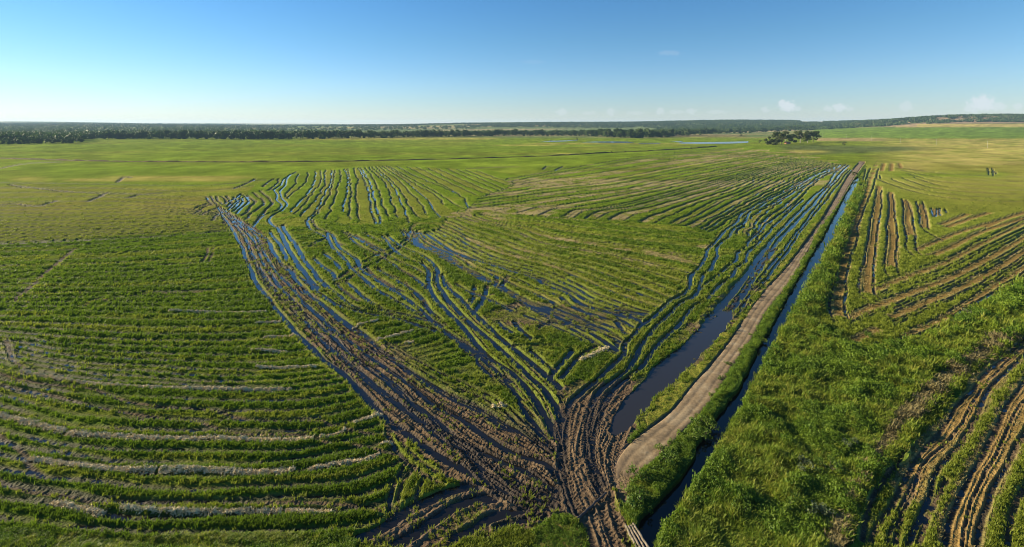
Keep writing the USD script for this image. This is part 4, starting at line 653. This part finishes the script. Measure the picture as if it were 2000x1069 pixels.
def tuft(rng, n, rad, h, wd, lean=.35, bend=.3):
    p = rng.normal(size=(n, 2)) * rad * .5; az = rng.uniform(0, 6.28, n); hh = h * rng.uniform(.6, 1.2, n); ln = rng.uniform(.1, 1, n) * lean
    out = np.stack([np.cos(az), np.sin(az)], 1); side = np.stack([-out[:, 1], out[:, 0]], 1) * wd * rng.uniform(.6, 1.3, n)[:, None]
    z0 = np.zeros(n); b = np.c_[p, z0 - .05]; m = np.c_[p + out * (ln * hh * .5)[:, None], hh * .6]; t = np.c_[p + out * (ln * hh * (1 + bend))[:, None], hh]
    s3 = np.c_[side, z0]
    v = np.stack([b - s3 * .6, b + s3 * .6, m + s3, m - s3, t], 1).reshape(-1, 3); i = np.arange(n) * 5
    return v, np.vstack([np.c_[i, i + 1, i + 2], np.c_[i, i + 2, i + 3], np.c_[i + 3, i + 2, i + 4]])
def leafmat(name, c1, c2, transl=.35, big=0.06, c3=None):
    """c1..c2 vary by plant, and in patches over the land"""
    mat(name, {'o': ('object_info', {}), 'g': ('geometry', {}), 'n': ('noise_texture', {'scale': big, 'detail': 3.0}), 'ad': ('math', {'math_type': 'multiply_add', 'value2': .45}), 'm2': ('math', {'math_type': 'multiply', 'value2': .6}),
               'ramp': ('rgb_ramp', {'ramp': [(.15, c1), (.75, c2)] if c3 is None else [(.15, c1), (.5, c2), (.85, c3)]}), 'p': ('principled_bsdf', {'roughness': .6, 'specular_ior_level': .25}), 't': ('translucent_bsdf', {}), 'mx': ('mix_closure', {'fac': transl})},
        [('g.position', 'n.vector'), ('n.fac', 'm2.value1'), ('o.random', 'ad.value1'), ('m2.value', 'ad.value3'), ('ad.value', 'ramp.fac'), ('ramp.color', 'p.base_color'), ('ramp.color', 't.color'), ('p.BSDF', 'mx.closure1'), ('t.BSDF', 'mx.closure2')], surface='mx.closure')
leafmat('crop_lush', (.06, .11, .006), (.12, .19, .010), .45); leafmat('crop_mid', (.125, .165, .012), (.20, .24, .022), .45); leafmat('crop_dry', (.17, .14, .045), (.26, .21, .085), .25)
leafmat('weed_green', (.085, .16, .010), (.18, .245, .018), .45, .6, (.28, .28, .04)); leafmat('weed_dark', (.06, .13, .010), (.15, .22, .014), .4, .6); leafmat('weed_dry', (.16, .14, .05), (.26, .21, .09), .3, .25)
leafmat('tree_leaf', (.035, .07, .014), (.07, .115, .022), .25, .01); leafmat('grove_leaf', (.04, .065, .012), (.08, .10, .02), .2, .05); leafmat('far_leaf', (.03, .06, .018), (.055, .09, .022), .15, .002); leafmat('shrub_leaf', (.05, .105, .010), (.12, .18, .016), .4, .5); leafmat('pale_leaf', (.09, .12, .05), (.13, .16, .07), .3, .3)
def plain(name, c, rough=.8, var=.25, scale=4.0):
    mat(name, {'g': ('geometry', {}), 'n': ('noise_texture', {'scale': scale, 'detail': 4.0}), 'r': ('rgb_ramp', {'ramp': [(.3, tuple(np.array(c) * (1 - var))), (.7, tuple(np.array(c) * (1 + var)))]}), 'b': ('bump', {'strength': .4, 'distance': .03}), 'p': ('principled_bsdf', {'roughness': rough, 'specular_ior_level': .25})},
        [('g.position', 'n.vector'), ('n.fac', 'r.fac'), ('r.color', 'p.base_color'), ('n.fac', 'b.height'), ('b.normal', 'p.normal')], surface='p.BSDF')
plain('bark', (.11, .085, .06)); plain('pale_bark', (.30, .26, .21)); plain('straw_mat', (.60, .49, .28), .9, .25, 9.0); plain('old_timber', (.15, .125, .09), .85, .4, 6.0); plain('wet_timber', (.035, .03, .028), .5, .3); plain('post_concrete', (.42, .40, .35)); plain('brick_orange', (.30, .15, .08)); plain('roof_tile', (.24, .10, .055)); plain('wood_door', (.10, .06, .04)); plain('dark_metal', (.15, .15, .15)); plain('white_hide', (.75, .72, .66))

def instancer(name, protos, m, pos, scale, yaw, which, label, cat, lean=None):
    pi = UsdGeom.PointInstancer.Define(stage, '/World/' + numbered(name))
    rel = []
    for k, me in enumerate(protos):
        u = usdkit.mesh(stage, f'{pi.GetPath()}/plant_form_{k:03d}' if k else f'{pi.GetPath()}/plant_form', me, M[m]); rel.append(u.GetPath())
    pi.CreatePrototypesRel().SetTargets(rel)
    pi.CreateProtoIndicesAttr(Vt.IntArray.FromNumpy(which.astype(np.int32))); pi.CreatePositionsAttr(Vt.Vec3fArray.FromNumpy(pos.astype(np.float32)))
    pi.CreateScalesAttr(Vt.Vec3fArray.FromNumpy(scale.astype(np.float32)))
    q = np.zeros((len(pos), 4), np.float32); q[:, 0] = np.cos(yaw / 2); q[:, 3] = np.sin(yaw / 2)
    pi.CreateOrientationsAttr(Vt.QuathArray([Gf.Quath(float(a), 0, 0, float(d)) for a, d in zip(q[:, 0], q[:, 3])]))
    return tag(pi, label, cat, kind='stuff')

# ------------------------------------------------------------------ standing crop, stubble and weeds
rng = np.random.default_rng(7)
N = 280000
t0 = rng.uniform(math.radians(-51), math.radians(51), N); r0 = 1 / rng.uniform(1 / 300.0, 1 / 33.0, N)
cx_, cy_ = r0 * np.sin(t0), r0 * np.cos(t0)
hz, hc, hcan, _, hin, hmud, htone = field(cx_, cy_)
wild = np.clip(sum(hin[k] for k in ('weeds', 'lowleft', 'mound', 'verger', 'vergel')), 0, 1) * (1 - hin['ditch']) * (1 - hin['road'])
ok = (rng.uniform(size=N) < np.clip(hcan * 1.3 - .12, 0, 1)) & (wild < .5) & (hin['road'] < .5) & (hin['ditch'] < .5) & (hin['puddle'] < .5) & (hz > WATER_Z + .03) & (rng.uniform(size=N) < 1 - .85 * smooth(110, 230, r0))
ratio = hc[:, 0] / hc[:, 1]
grow = np.clip(r0 / 85, .7, 1.5)
R = np.random.default_rng(3)
crop_forms = [tuft(R, 10, .25, .36, .034, .45) for _ in range(5)]; stub_forms = [tuft(R, 9, .34, .24, .034, .9, .6) for _ in range(4)]
for nm, m, sel, forms, lab, cat in [('lush_crop', 'crop_lush', ratio < .72, crop_forms, 'bright green standing crop growing in rows on the left field', 'crop'), ('pale_crop', 'crop_mid', (ratio >= .72) & (ratio < 1.08), crop_forms, 'yellow green crop standing between the wheel ruts', 'crop'), ('dry_stubble', 'crop_dry', ratio >= 1.08, stub_forms, 'dry tan stubble lying between the crop rows', 'stubble')]:
    k = np.where(ok & sel)[0]
    g = grow[k] * R.uniform(.75, 1.25, len(k))
    instancer(nm, forms, m, np.c_[cx_[k], cy_[k], hz[k] - .03], np.c_[g, g, np.clip(g, .7, 1.25) * R.uniform(.75, 1.2, len(k))], R.uniform(0, 6.28, len(k)), R.integers(0, len(forms), len(k)), lab, cat)
# grass left standing in the mud and along the ruts
k = np.where((hmud > .25) & (wild < .5) & (hin['puddle'] < .5) & (hin['road'] < .5) & (hin['junction'] < .5) & (hz > WATER_Z + .07) & (rng.uniform(size=N) < (.10 + .55 * smooth(55, 90, cy_)) * smooth(.44, .6, fbm2(cx_, cy_, 1.6, 3, 88))))[0]
g = grow[k] * R.uniform(.6, 1.1, len(k))
instancer('muddy_grass', crop_forms, 'crop_mid', np.c_[cx_[k], cy_[k], hz[k] - .05], np.c_[g, g, np.clip(g, .6, 1.1)], R.uniform(0, 6.28, len(k)), R.integers(0, 5, len(k)), 'torn grass left on the mud ridges between the wheel tracks', 'grass')
# weeds
weed_forms = [join([tuft(R, 20, .6, .6, .055, .8, .5), leaves(R, [(0, 0, .15, .5, .5, .3)], 16, .09)]) for _ in range(4)]; 
bush_forms = [leaves(R, [(0, 0, .3, .55, .55, .42), (.3, .1, .25, .35, .35, .3), (-.2, .3, .35, .3, .35, .35)], 70, .085) for _ in range(4)]
NWD = 105000
t1_ = rng.uniform(math.radians(-51), math.radians(51), NWD * 3); r1_ = 1 / rng.uniform(1 / 330.0, 1 / 31.0, NWD * 3); wx, wy = r1_ * np.sin(t1_), r1_ * np.cos(t1_)
px_, py_ = 1000 + FOC * wx / wy, HOR + FOC * EYE / wy
keep = np.zeros(len(wx), bool)
for a in ('weeds', 'lowleft', 'mound', 'verger', 'vergel'): keep |= shapely.contains_xy(A[a], px_, py_)
wx, wy, r1_ = wx[keep], wy[keep], r1_[keep]
wz, _, _, _, win, _, _ = field(wx, wy)
big = fbm2(wx, wy, 1.7, 3, 91); lowf = .6 + .4 * win['weeds'] - .05 * win['verger'] - .2 * win['vergel']; lowf = np.where(win['mound'] > 0, .35, lowf)
good = (win['road'] < .5) & (rng.uniform(size=len(wx)) < 1 - .5 * win['vergel']) & ~shapely.contains_xy(A['ditch'].buffer(2.0), px_[keep], py_[keep])
kind = noise2(wx, wy, 3.5, 92) + .5 * (noise2(wx, wy, 1.0, 93) - .5) - .25 * win['verger'] + .25 * win['vergel'] + .15 * (px_[keep] > 1600) * (py_[keep] > 640) * smooth(-.0, 1, (px_[keep] - 1600) / 250)
dry = (shapely.contains_xy(shapely.Polygon([(1640, 1100), (1670, 980), (1730, 890), (1820, 790), (1900, 720), (1985, 660), (1960, 650), (1860, 710), (1760, 800), (1690, 900), (1640, 990), (1600, 1100)]), px_[keep], py_[keep]) & (kind > .45))
for nm, m, sel, forms, lab, hgt in [('tall_weeds', 'weed_green', good & (kind > .44) & ~dry, weed_forms, 'tall yellow green weeds covering the ground right of the ditch', .95), ('leafy_weeds', 'weed_dark', good & (kind <= .44), bush_forms, 'dark leafy weeds in the rough ground beside the ditch', 1.1), ('dry_weeds', 'weed_dry', good & dry, weed_forms, 'dry tan grass along the edge of the rough ground', .7)]:
    k = np.where(sel)[0]; g = np.clip(r1_[k] / 75, .75, 2.2) * R.uniform(.7, 1.25, len(k)) * lowf[k] * .85
    instancer(nm, forms, m, np.c_[wx[k], wy[k], wz[k] - .08], np.c_[g, g, g * hgt * (.35 + 1.0 * big[k]) * R.uniform(.5, 1.7, len(k))], R.uniform(0, 6.28, len(k)), R.integers(0, len(forms), len(k)), lab, 'weeds')

# ------------------------------------------------------------------ trees
def on_land(px, py):
    """first point of the land seen at this place of the photograph"""
    px, py = np.atleast_1d(px).astype(float), np.atleast_1d(py).astype(float)
    Ys = np.r_[np.linspace(100, 2000, 300), np.linspace(2010, 9000, 500)]; out = np.zeros((len(px), 3))
    for i, (a, b) in enumerate(zip(px, py)):
        u = (a - 1000) / FOC; row = HOR + FOC * (EYE - relief(u * Ys, Ys)) / Ys; hit = np.where(row <= b)[0]
        Y = Ys[hit[0]] if len(hit) else 6500.0
        if len(hit) and hit[0] > 0: j = hit[0]; Y = np.interp(b, [row[j], row[j - 1]], [Ys[j], Ys[j - 1]])
        out[i] = (u * Y, Y, relief(np.array([u * Y]), np.array([Y]))[0])
    return out
def make_tree(R, h, name, label, cat, leaf, n, size, bark='bark', spread=.42, bare=.3, group=None, loc=(0, 0, 0), sc=1.0, rz=0):
    t = thing(name, label, cat, loc, rz, sc, group)
    lean = R.uniform(-.04, .04, 2) * h
    tr_ = [tube([(0, 0, -.4), (lean[0] * .4, lean[1] * .4, h * .35), (lean[0], lean[1], h * .75)], [h * .028, h * .02, h * .008])]
    blobs = []
    for i in range(9):
        a = i * 2.4 + R.uniform(-.5, .5); z = h * R.uniform(bare + .12, .88); r = h * spread * R.uniform(.35, .75) * (1.15 - abs(z / h - .6)); q = np.array([math.cos(a) * r, math.sin(a) * r, z])
        blobs.append((*q, *(h * R.uniform(.13, .21) * np.array([1.1, 1.1, .8])))); tr_.append(tube([(lean[0] * .4, lean[1] * .4, h * .3 + .2 * (z - h * .3)), q * [.6, .6, 1] - [0, 0, h * .04], q], [h * .012, h * .008, h * .004], 5))
    blobs.append((lean[0], lean[1], h * .86, h * .17, h * .17, h * .13))
    obj('trunk', join(tr_), bark, t); obj('crown', leaves(R, blobs, n, size), leaf, t)
    return t
R = np.random.default_rng(21)
LB = 'dark green tree standing in the forest belt beyond the far field'; GB = 'trees of the forest belt beyond the fields'
EA = np.array([(-150, 283), (0, 282.5), (90, 281), (160, 280)]); EB = np.array([(150, 272.5), (300, 272), (420, 272.5), (500, 273), (700, 270.5), (850, 268), (1000, 266.3), (1100, 265.8), (1165, 267.5), (1220, 270), (1290, 269), (1330, 266), (1400, 263), (1480, 259.5), (1550, 256), (1592, 253.5)])
spots = []
xs = np.arange(-60, 160, 7.0); spots += [(x + R.uniform(-3, 3), np.interp(x, EA[:, 0], EA[:, 1]) - R.uniform(0, 2.0), .62) for x in xs]
x = 152.0
while x < 1590: spots.append((x, np.interp(x, EB[:, 0], EB[:, 1]) - R.uniform(0, 1.0), 1.0)); x += R.uniform(4.2, 7.0)
spots = spots[:298]
P3 = on_land([s[0] for s in spots], [s[1] for s in spots])
protos = []; 
for (x_, y_, hs), p in zip(spots, P3):
    k = len(protos)
    sc = hs * R.uniform(.85, 1.4) * (1.2 if x_ > 1150 else 1.0); rz = R.uniform(0, 360); s3 = (sc * R.uniform(.85, 1.2), sc * R.uniform(.85, 1.2), sc)
    if k < 6:
        protos.append(make_tree(R, 15.0, 'forest_tree', LB, 'tree', 'tree_leaf', 520, 1.15, 'pale_bark' if k == 1 else 'bark', [.42, .36, .5][k % 3], [.02, .12, .0][k % 3], GB, (p[0], p[1], p[2] - .3), s3, rz))
    else: dup(protos[R.integers(0, 6)], (p[0], p[1], p[2] - .3), rz, s3, LB, GB, 'forest_tree')
# forest behind, too many to count
def forest_form(R, h, n, size):
    b = [(R.uniform(-1, 1) * h * .5, R.uniform(-1, 1) * h * .5, h * R.uniform(.4, .8), h * .3, h * .3, h * .25) for _ in range(7)]
    return join([leaves(R, b, n, size), tube([(0, 0, -1), (0, 0, h * .6)], [h * .03, h * .015], 5)])
pts = []
def fill(poly, n, hmin, hmax):
    P = Pg(poly); x0, y0, x1, y1 = P.bounds; a = R.uniform(x0, x1, n * 3); b = R.uniform(y0, y1, n * 3); k = shapely.contains_xy(P, a, b); a, b = a[k][:n], b[k][:n]
    q = on_land(a, b); pts.append(np.c_[q, R.uniform(hmin, hmax, len(q))])
fill([(-200, 280), (0, 280), (160, 277), (165, 271.5), (420, 271.5), (500, 272), (700, 269.7), (720, 264), (480, 262), (440, 258), (-200, 258)], 900, 12, 17)
fill([(-200, 258), (440, 258), (700, 257), (930, 253), (940, 250), (500, 250), (-200, 249)], 700, 13, 18)
fill([(700, 269.5), (1000, 265.3), (1100, 264.6), (1165, 266), (1220, 268.5), (1290, 267.5), (1330, 264.5), (1330, 262.5), (1200, 264), (1000, 263.6), (700, 268)], 350, 12, 16)
fill([(1290, 267), (1330, 264.5), (1480, 258), (1592, 252), (1592, 250), (1400, 247), (1290, 253), (1270, 262)], 500, 13, 18)
Q = np.vstack(pts)
instancer('forest', [forest_form(R, 1.0, 120, .11) for _ in range(5)], 'tree_leaf', Q[:, :3], Q[:, 3:4] * R.uniform(.85, 1.2, (len(Q), 3)), R.uniform(0, 6.28, len(Q)), R.integers(0, 5, len(Q)), 'dense forest massed behind the front trees of the belt', 'forest')
# hill woods, placed over the hills' ground
NH = 26000
hu = R.uniform(-1.05, 1.05, NH); hY = np.sqrt(R.uniform(2300 ** 2, 6500 ** 2, NH)); hX = hu * hY
hpx = 1000 + FOC * hu; hgz = relief(hX, hY); hrow = HOR + FOC * (EYE - hgz) / hY
w1 = (hpx > 560) & (hpx < 1560) & (hY > np.interp(hpx, [560, 700, 1000, 1300, 1560], [4600, 3800, 3300, 3000, 2500])); w2 = (hpx >= 1560) & (hY > np.interp(hpx, [1560, 1700, 1850, 2100], [2250, 2330, 2330, 2330]) + 100 * (fbm2(hX, hY, 160.0, 2, 77) - .5)) & (hY < 3600)
w3 = (hpx <= 560) & (hY > 3300) & (fbm2(hX, hY * 2, 900.0, 2, 78) > .47)
kk = np.where(w1 & (fbm2(hX, hY, 500.0, 2, 76) > .30) | w2 | w3)[0]
HP = np.c_[hX[kk], hY[kk], hgz[kk] - 1]
instancer('hill_forest', [leaves(R, [(R.uniform(-1, 1), R.uniform(-1, 1), .45, .75, .75, .45) for _ in range(6)], 70, .22) for _ in range(4)], 'far_leaf', HP, np.c_[R.uniform(10, 17, len(kk)), R.uniform(10, 17, len(kk)), R.uniform(9, 15, len(kk))], R.uniform(0, 6.28, len(kk)), R.integers(0, 4, len(kk)), 'woods covering the far low hills under the skyline', 'forest')
# the grove on the right
GR = [(1502, 283, 12, 'small leafy tree at the left end of the grove near the pond'), (1522, 281.5, 19, 'tall broad tree at the left of the grove'), (1534, 280, 20, 'tall dark tree in the grove behind the orange house roof'), (1527, 283, 17, 'nearest tree of the grove, left of the orange house'),
      (1549, 279.5, 15, 'low dark tree in the middle of the grove right of the house'), (1563, 279, 20, 'tall umbrella tree right of the middle of the grove'), (1577, 279, 20, 'broad umbrella tree second from the right end of the grove'), (1588, 278.5, 19, 'rightmost broad tree of the grove'), (1514, 283.5, 9, 'short bushy tree in front of the left end of the grove')]
for x_, y_, h, lb in GR:
    p = on_land([x_], [y_])[0]; h *= 1.1
    make_tree(R, h, 'grove_tree', lb, 'tree', 'grove_leaf', 1500, .8, 'pale_bark' if h > 21.5 else 'bark', .66, .12 if h > 18 else .0, 'trees of the grove beside the pond', p, 1.0, R.uniform(0, 360))
for x_, y_, h, lb, nm in [(1648.5, 285.5, 7.0, 'small lone dark tree standing in the pasture right of the grove', 'lone_tree'), (1447, 267, 9, 'low spreading tree by itself in front of the belt above the pond', 'lone_tree'), (1668.5, 347, 3.6, 'round bush on the ditch bank at the far end of the dirt road', 'roadside_bush'), (1195, 299.6, 2.6, 'left of two dark bushes on the far drain', 'field_bush'), (1221, 298.2, 2.0, 'right and smaller of two dark bushes on the far drain', 'field_bush'), (1350, 292.5, 3.2, 'dark bush on the far drain below the pond', 'field_bush'), (1076, 276.5, 4.0, 'dark bush at the left end of the left pond', 'field_bush'), (1127, 273.5, 5.5, 'dark bush at the right end of the left pond', 'field_bush'), (1484, 279.5, 6.0, 'dark bush between the right pond and the grove', 'field_bush'), (1497, 282, 5.0, 'dark bush in front of the grove beside the right pond', 'field_bush'), (1175, 251, 12.0, 'isolated tree clump in the pale field behind the forest belt', 'lone_tree')]:
    p = on_land([x_], [y_])[0]; make_tree(R, h, nm, lb, 'tree' if h > 6.5 else 'bush', 'grove_leaf', 420, h * .045, 'bark', .55, .0 if h < 6.5 else .15, None, p, 1.0, R.uniform(0, 360))
# house under the grove trees
p = on_land([1538], [281.5])[0]
h_ = thing('farm_house', 'small house with an orange tiled roof half hidden under the grove trees', 'house', p, 12)
obj('wall', trimesh.creation.box((8, 5, 2.6), trimesh.transformations.translation_matrix((0, 0, 1.3))), 'brick_orange', h_)
obj('roof', (np.array([(-4.5, -3, 2.5), (4.5, -3, 2.5), (4.5, 3, 2.5), (-4.5, 3, 2.5), (-4.5, 0, 4.2), (4.5, 0, 4.2)]), np.array([(0, 1, 5), (0, 5, 4), (2, 3, 4), (2, 4, 5), (0, 4, 3), (1, 2, 5), (0, 3, 2), (0, 2, 1)])), 'roof_tile', h_)
obj('door', trimesh.creation.box((.9, .08, 2.0), trimesh.transformations.translation_matrix((.8, -2.53, 1.0))), 'wood_door', h_)
for x_ in (-2.2, 2.8): obj('window', trimesh.creation.box((1.1, .07, .9), trimesh.transformations.translation_matrix((x_, -2.53, 1.5))), 'dark_metal', h_)
# the pole line over the right slope
PL = [(1607, 269.5, 'leftmost pole of the line, nearest the grove'), (1652.5, 271, 'second pole of the line from the grove'), (1703, 275.5, 'third pole of the line from the grove'), (1759, 280, 'fourth pole of the line from the grove'), (1829.5, 284, 'fifth pole of the line, second nearest at the right'), (1928.5, 290, 'nearest and tallest looking pole of the line, at far right')]
first = None
for x_, y_, lb in PL:
    p = on_land([x_], [y_])[0]; lb = 'pale concrete utility pole, ' + lb
    if first is None:
        first = thing('utility_pole', lb, 'utility pole', p, 30, 1.0, 'poles of the power line on the right slope')
        obj('pole', tube([(0, 0, -.5), (0, 0, 5), (0, 0, 10)], [.13, .11, .09], 8), 'post_concrete', first); ca = obj('crossarm', trimesh.creation.box((1.8, .14, .16), trimesh.transformations.translation_matrix((0, .18, 9.5))), 'post_concrete', first)
        for q in (-.75, 0, .75): obj('insulator', tube([(q, .18, 9.57), (q, .18, 9.85)], [.06, .05], 6), 'dark_metal', ca)
    else: dup(first, p, 30, 1.0, lb)

# ------------------------------------------------------------------ shrubs on the ditch banks
LS = 'leafy green shrub on the bank between the dirt road and the ditch'; GS = 'shrubs on the bank between the road and the ditch'
R = np.random.default_rng(33); sh = None
bank = curve([(1240, 1000), (1250, 965), (1280, 930), (1320, 890), (1352, 850), (1384, 808), (1416, 765), (1437, 725), (1471, 670), (1506, 615), (1540, 565), (1575, 505), (1608, 455), (1632, 420), (1652, 385), (1672, 350)], 600); bx, by = ground_xy(bank[:, 0], bank[:, 1]); bl = np.r_[0, np.cumsum(np.hypot(np.diff(bx), np.diff(by)))]
s = .4; shp = []
def make_shrub(label, cat, group, loc, sc, leaf, n=420):
    t = thing('shrub', label, cat, loc, R.uniform(0, 360), sc, group)
    b = [(R.uniform(-.9, .9), R.uniform(-.9, .9), R.uniform(.2, .9), R.uniform(.2, .5), R.uniform(.2, .5), R.uniform(.2, .5)) for _ in range(11)]
    obj('foliage', leaves(R, b, int(n * .95), .085), leaf, t); obj('stem', join([tube([(0, 0, -.2), (q[0] * .4, q[1] * .4, q[2] * .6), q[:3]], [.035, .025, .01], 5) for q in b]), 'bark', t)
    return t
while s < bl[-1]:
    x_, y_ = np.interp(s, bl, bx), np.interp(s, bl, by); px1 = HOR + FOC * EYE / y_
    for rep in range(2 if y_ < 75 else 1):
        o = R.normal() * (.45 if y_ < 75 else .35); loc = (x_ + o, y_ - o * .5 + R.uniform(-.4, .4), .0); sc = R.uniform(.5, 1.1) * (.95 if y_ < 52 else .55 if y_ < 80 else .42)
        if len(shp) < 5: shp.append(make_shrub(LS, 'shrub', GS, loc, sc, 'shrub_leaf'))
        else: dup(shp[R.integers(0, 5)], loc, R.uniform(0, 360), (sc, sc, sc * R.uniform(.6, .95)), LS, GS, 'shrub')
    s += 1.6 if y_ < 80 else 2.4 if y_ < 140 else 4.0
for x_, y_, sc, leaf, lb in [(1655, 875, 1.2, 'pale_leaf', 'pale grey green shrub among the weeds in the middle of the rough ground'), (1572, 920, 1.1, 'pale_leaf', 'pale shrub among the weeds above the lower right rut field'), (1545, 1000, 1.5, 'shrub_leaf', 'large rounded shrub in the weeds near the bottom of the picture'), (1598, 1010, 1.2, 'pale_leaf', 'pale leafy shrub right of the large rounded shrub'), (1620, 925, 1.3, 'shrub_leaf', 'dark green shrub in the shade at the middle of the weeds'), (1782, 760, 1.2, 'shrub_leaf', 'green shrub in the upper right weeds'), (1895, 620, 1.2, 'pale_leaf', 'pale shrub just below the boundary drain on the right'), (1700, 660, 1.0, 'shrub_leaf', 'low dark shrub at the corner of the right field'), (1640, 655, 1.1, 'shrub_leaf', 'green shrub at the lower left corner of the right field'), (1450, 1010, 1.2, 'shrub_leaf', 'green shrub in the weeds right of the ditch near the bottom'), (1850, 660, 1.0, 'shrub_leaf', 'small bright shrub on the weedy strip below the right field')]:
    X_, Y_ = ground_xy(x_, y_); make_shrub(lb, 'shrub', None, (X_, Y_, .1), sc * .72, leaf, 520)

# ------------------------------------------------------------------ straw left in swaths
SW = [([(-30, 800), (0, 812), (60, 827), (130, 845), (200, 852), (300, 857), (420, 858), (500, 860), (570, 861), (612, 858)], .55, 'long pale straw swath, the upper of the two that cross the left field'), ([(55, 897), (130, 907), (190, 915), (300, 920), (400, 922), (500, 925), (575, 920)], .55, 'long pale straw swath, the lower of the two that cross the left field'), ([(600, 920), (640, 910), (700, 902), (742, 889)], .5, 'curved pale straw swath rising at the right end of the lower long one'),
      ([(100, 983), (150, 995), (205, 1004)], .5, 'short broken straw swath near the lower left corner'), ([(235, 995), (300, 1000), (400, 1003), (500, 1000), (560, 1000), (650, 1005)], .42, 'broken straw swath along the bottom of the left field'), ([(40, 727), (100, 738), (200, 752), (300, 758), (400, 760), (500, 762), (570, 761)], .38, 'thin greyish straw swath above the two tyre ruts on the left'), ([(500, 719), (560, 720), (620, 717)], .38, 'lowest of the four short straw swaths along the left edge of the muddy band'), ([(490, 686), (560, 689)], .36, 'third from the top of the four short straw swaths beside the muddy band'),
      ([(515, 660), (582, 657)], .36, 'second from the top of the four short straw swaths beside the muddy band'), ([(330, 609), (420, 611), (520, 611)], .36, 'uppermost long straw swath on the left field'), ([(500, 632), (548, 630)], .34, 'tiny topmost of the four short straw swaths beside the muddy band'), ([(690, 829), (715, 821), (747, 811)], .5, 'broad bright straw swath touching the left edge of the muddy band'), ([(625, 855), (650, 850), (675, 842)], .32, 'small straw swath beside a rut left of the muddy band'), ([(740, 872), (766, 867)], .35, 'small straw heap left of the lower muddy band'),
      ([(1133, 706), (1160, 695), (1186, 679)], .8, 'thick bright straw swath on the island between the converging tracks'), ([(960, 800), (975, 795), (990, 792)], .55, 'straw heap in the triangle of mud above the junction'), ([(688, 642), (715, 633), (738, 628)], .35, 'thin straw swath on the small crop patch between curved tracks, upper'), ([(735, 668), (765, 660), (806, 648)], .4, 'thin straw swath on the small crop patch between curved tracks, middle'), ([(790, 672), (808, 669)], .45, 'short straw swath at the lower end of the small crop patch')]
for pts_, w_, lb in SW:
    c = curve(pts_, 300); X_, Y_ = ground_xy(c[:, 0], c[:, 1]); L = np.r_[0, np.cumsum(np.hypot(np.diff(X_), np.diff(Y_)))]; m = int(L[-1] * 150)
    sr = R.uniform(0, L[-1], m); cut = nz(np.stack([sr / 1.6, sr * 0, sr * 0], -1), 8) * .7 + nz(np.stack([sr / .5, sr * 0, sr * 0], -1), 9) * .3; sr = sr[cut > .17]; m = len(sr)
    bx_, by_ = np.interp(sr, L, X_), np.interp(sr, L, Y_); ofs = R.normal(size=m) * w_ * .36 * (.6 + .8 * nz(np.stack([sr / .8, sr * 0, sr * 0 + 3], -1), 10)); dx, dy = np.gradient(X_), np.gradient(Y_); tx_, ty_ = np.interp(sr, L, dx), np.interp(sr, L, dy); ln = np.hypot(tx_, ty_); bx_ += -ty_ / ln * ofs; by_ += tx_ / ln * ofs
    gz_ = field(bx_, by_)[0]; lump = nz(np.stack([bx_ / .35, by_ / .35, bx_ * 0], -1), 12); hgt = .26 * np.exp(-(ofs / (w_ * .6)) ** 2) * (.3 + lump)
    cc = np.c_[bx_, by_, gz_ + .06 + hgt * R.uniform(.4, 1, m)]
    d = unit(np.c_[R.normal(size=(m, 2)), R.normal(size=m) * .7 + .5]); sd_ = unit(np.cross(d, R.normal(size=(m, 3)))); ln_ = R.uniform(.10, .24, m)[:, None]
    sw = obj('straw_swath', quads_mesh(cc, d * ln_, sd_ * R.uniform(.02, .045, m)[:, None]), 'straw_mat'); tag(sw, lb, 'straw swath')

# ------------------------------------------------------------------ timber at the bridge, pole in the mud
def gp3(x_, y_, z_): a, b = ground_xy(x_, y_); return np.array([float(a), float(b), z_])
b0 = gp3(1230, 1034, .25); br_ = thing('timber_bridge', 'weathered log edge of a small bridge over the ditch at the bottom of the picture', 'bridge', (b0[0], b0[1], 0))
for k, (xa, ya, xb, yb, rr, m_) in enumerate([(1222, 1034, 1249, 1090, .09, 'old_timber'), (1228, 1036, 1258, 1092, .10, 'old_timber'), (1233, 1034, 1265, 1092, .085, 'old_timber'), (1236, 1030, 1274, 1092, .10, 'old_timber')]):
    a, b = gp3(xa, ya, .28) - [b0[0], b0[1], 0], gp3(xb, yb, .30 + .03 * k) - [b0[0], b0[1], 0]
    l = np.linspace(0, 1, 10)[:, None]; obj('log', tube(a + (b - a) * l + R.normal(size=(10, 3)) * .012, rr * (1.05 - .12 * l[:, 0]), 9), m_, br_, smooth=40)
a, b = gp3(1128, 1018, .16), gp3(1184, 967, .20); l = np.linspace(0, 1, 14)[:, None]
tag(obj('fallen_pole', tube(a + (b - a) * l + R.normal(size=(14, 3)) * .02, .09 * (1.1 - .25 * l[:, 0]), 9), 'wet_timber', smooth=40), 'dark wet pole lying across the muddy tracks at the junction', 'pole')

# ------------------------------------------------------------------ air
mat('air', {'v': ('principled_volume', {'color': (.48, .74, 1.0), 'density': 3.8e-5, 'anisotropy': .1})}, [], volume='v.volume')
hb = trimesh.creation.box((30000, 30000, 190.0)); hb.apply_translation((0, 0, 80.0))
tag(obj('haze', hb, 'air'), 'thin blue haze over the far country', 'haze', kind='stuff')
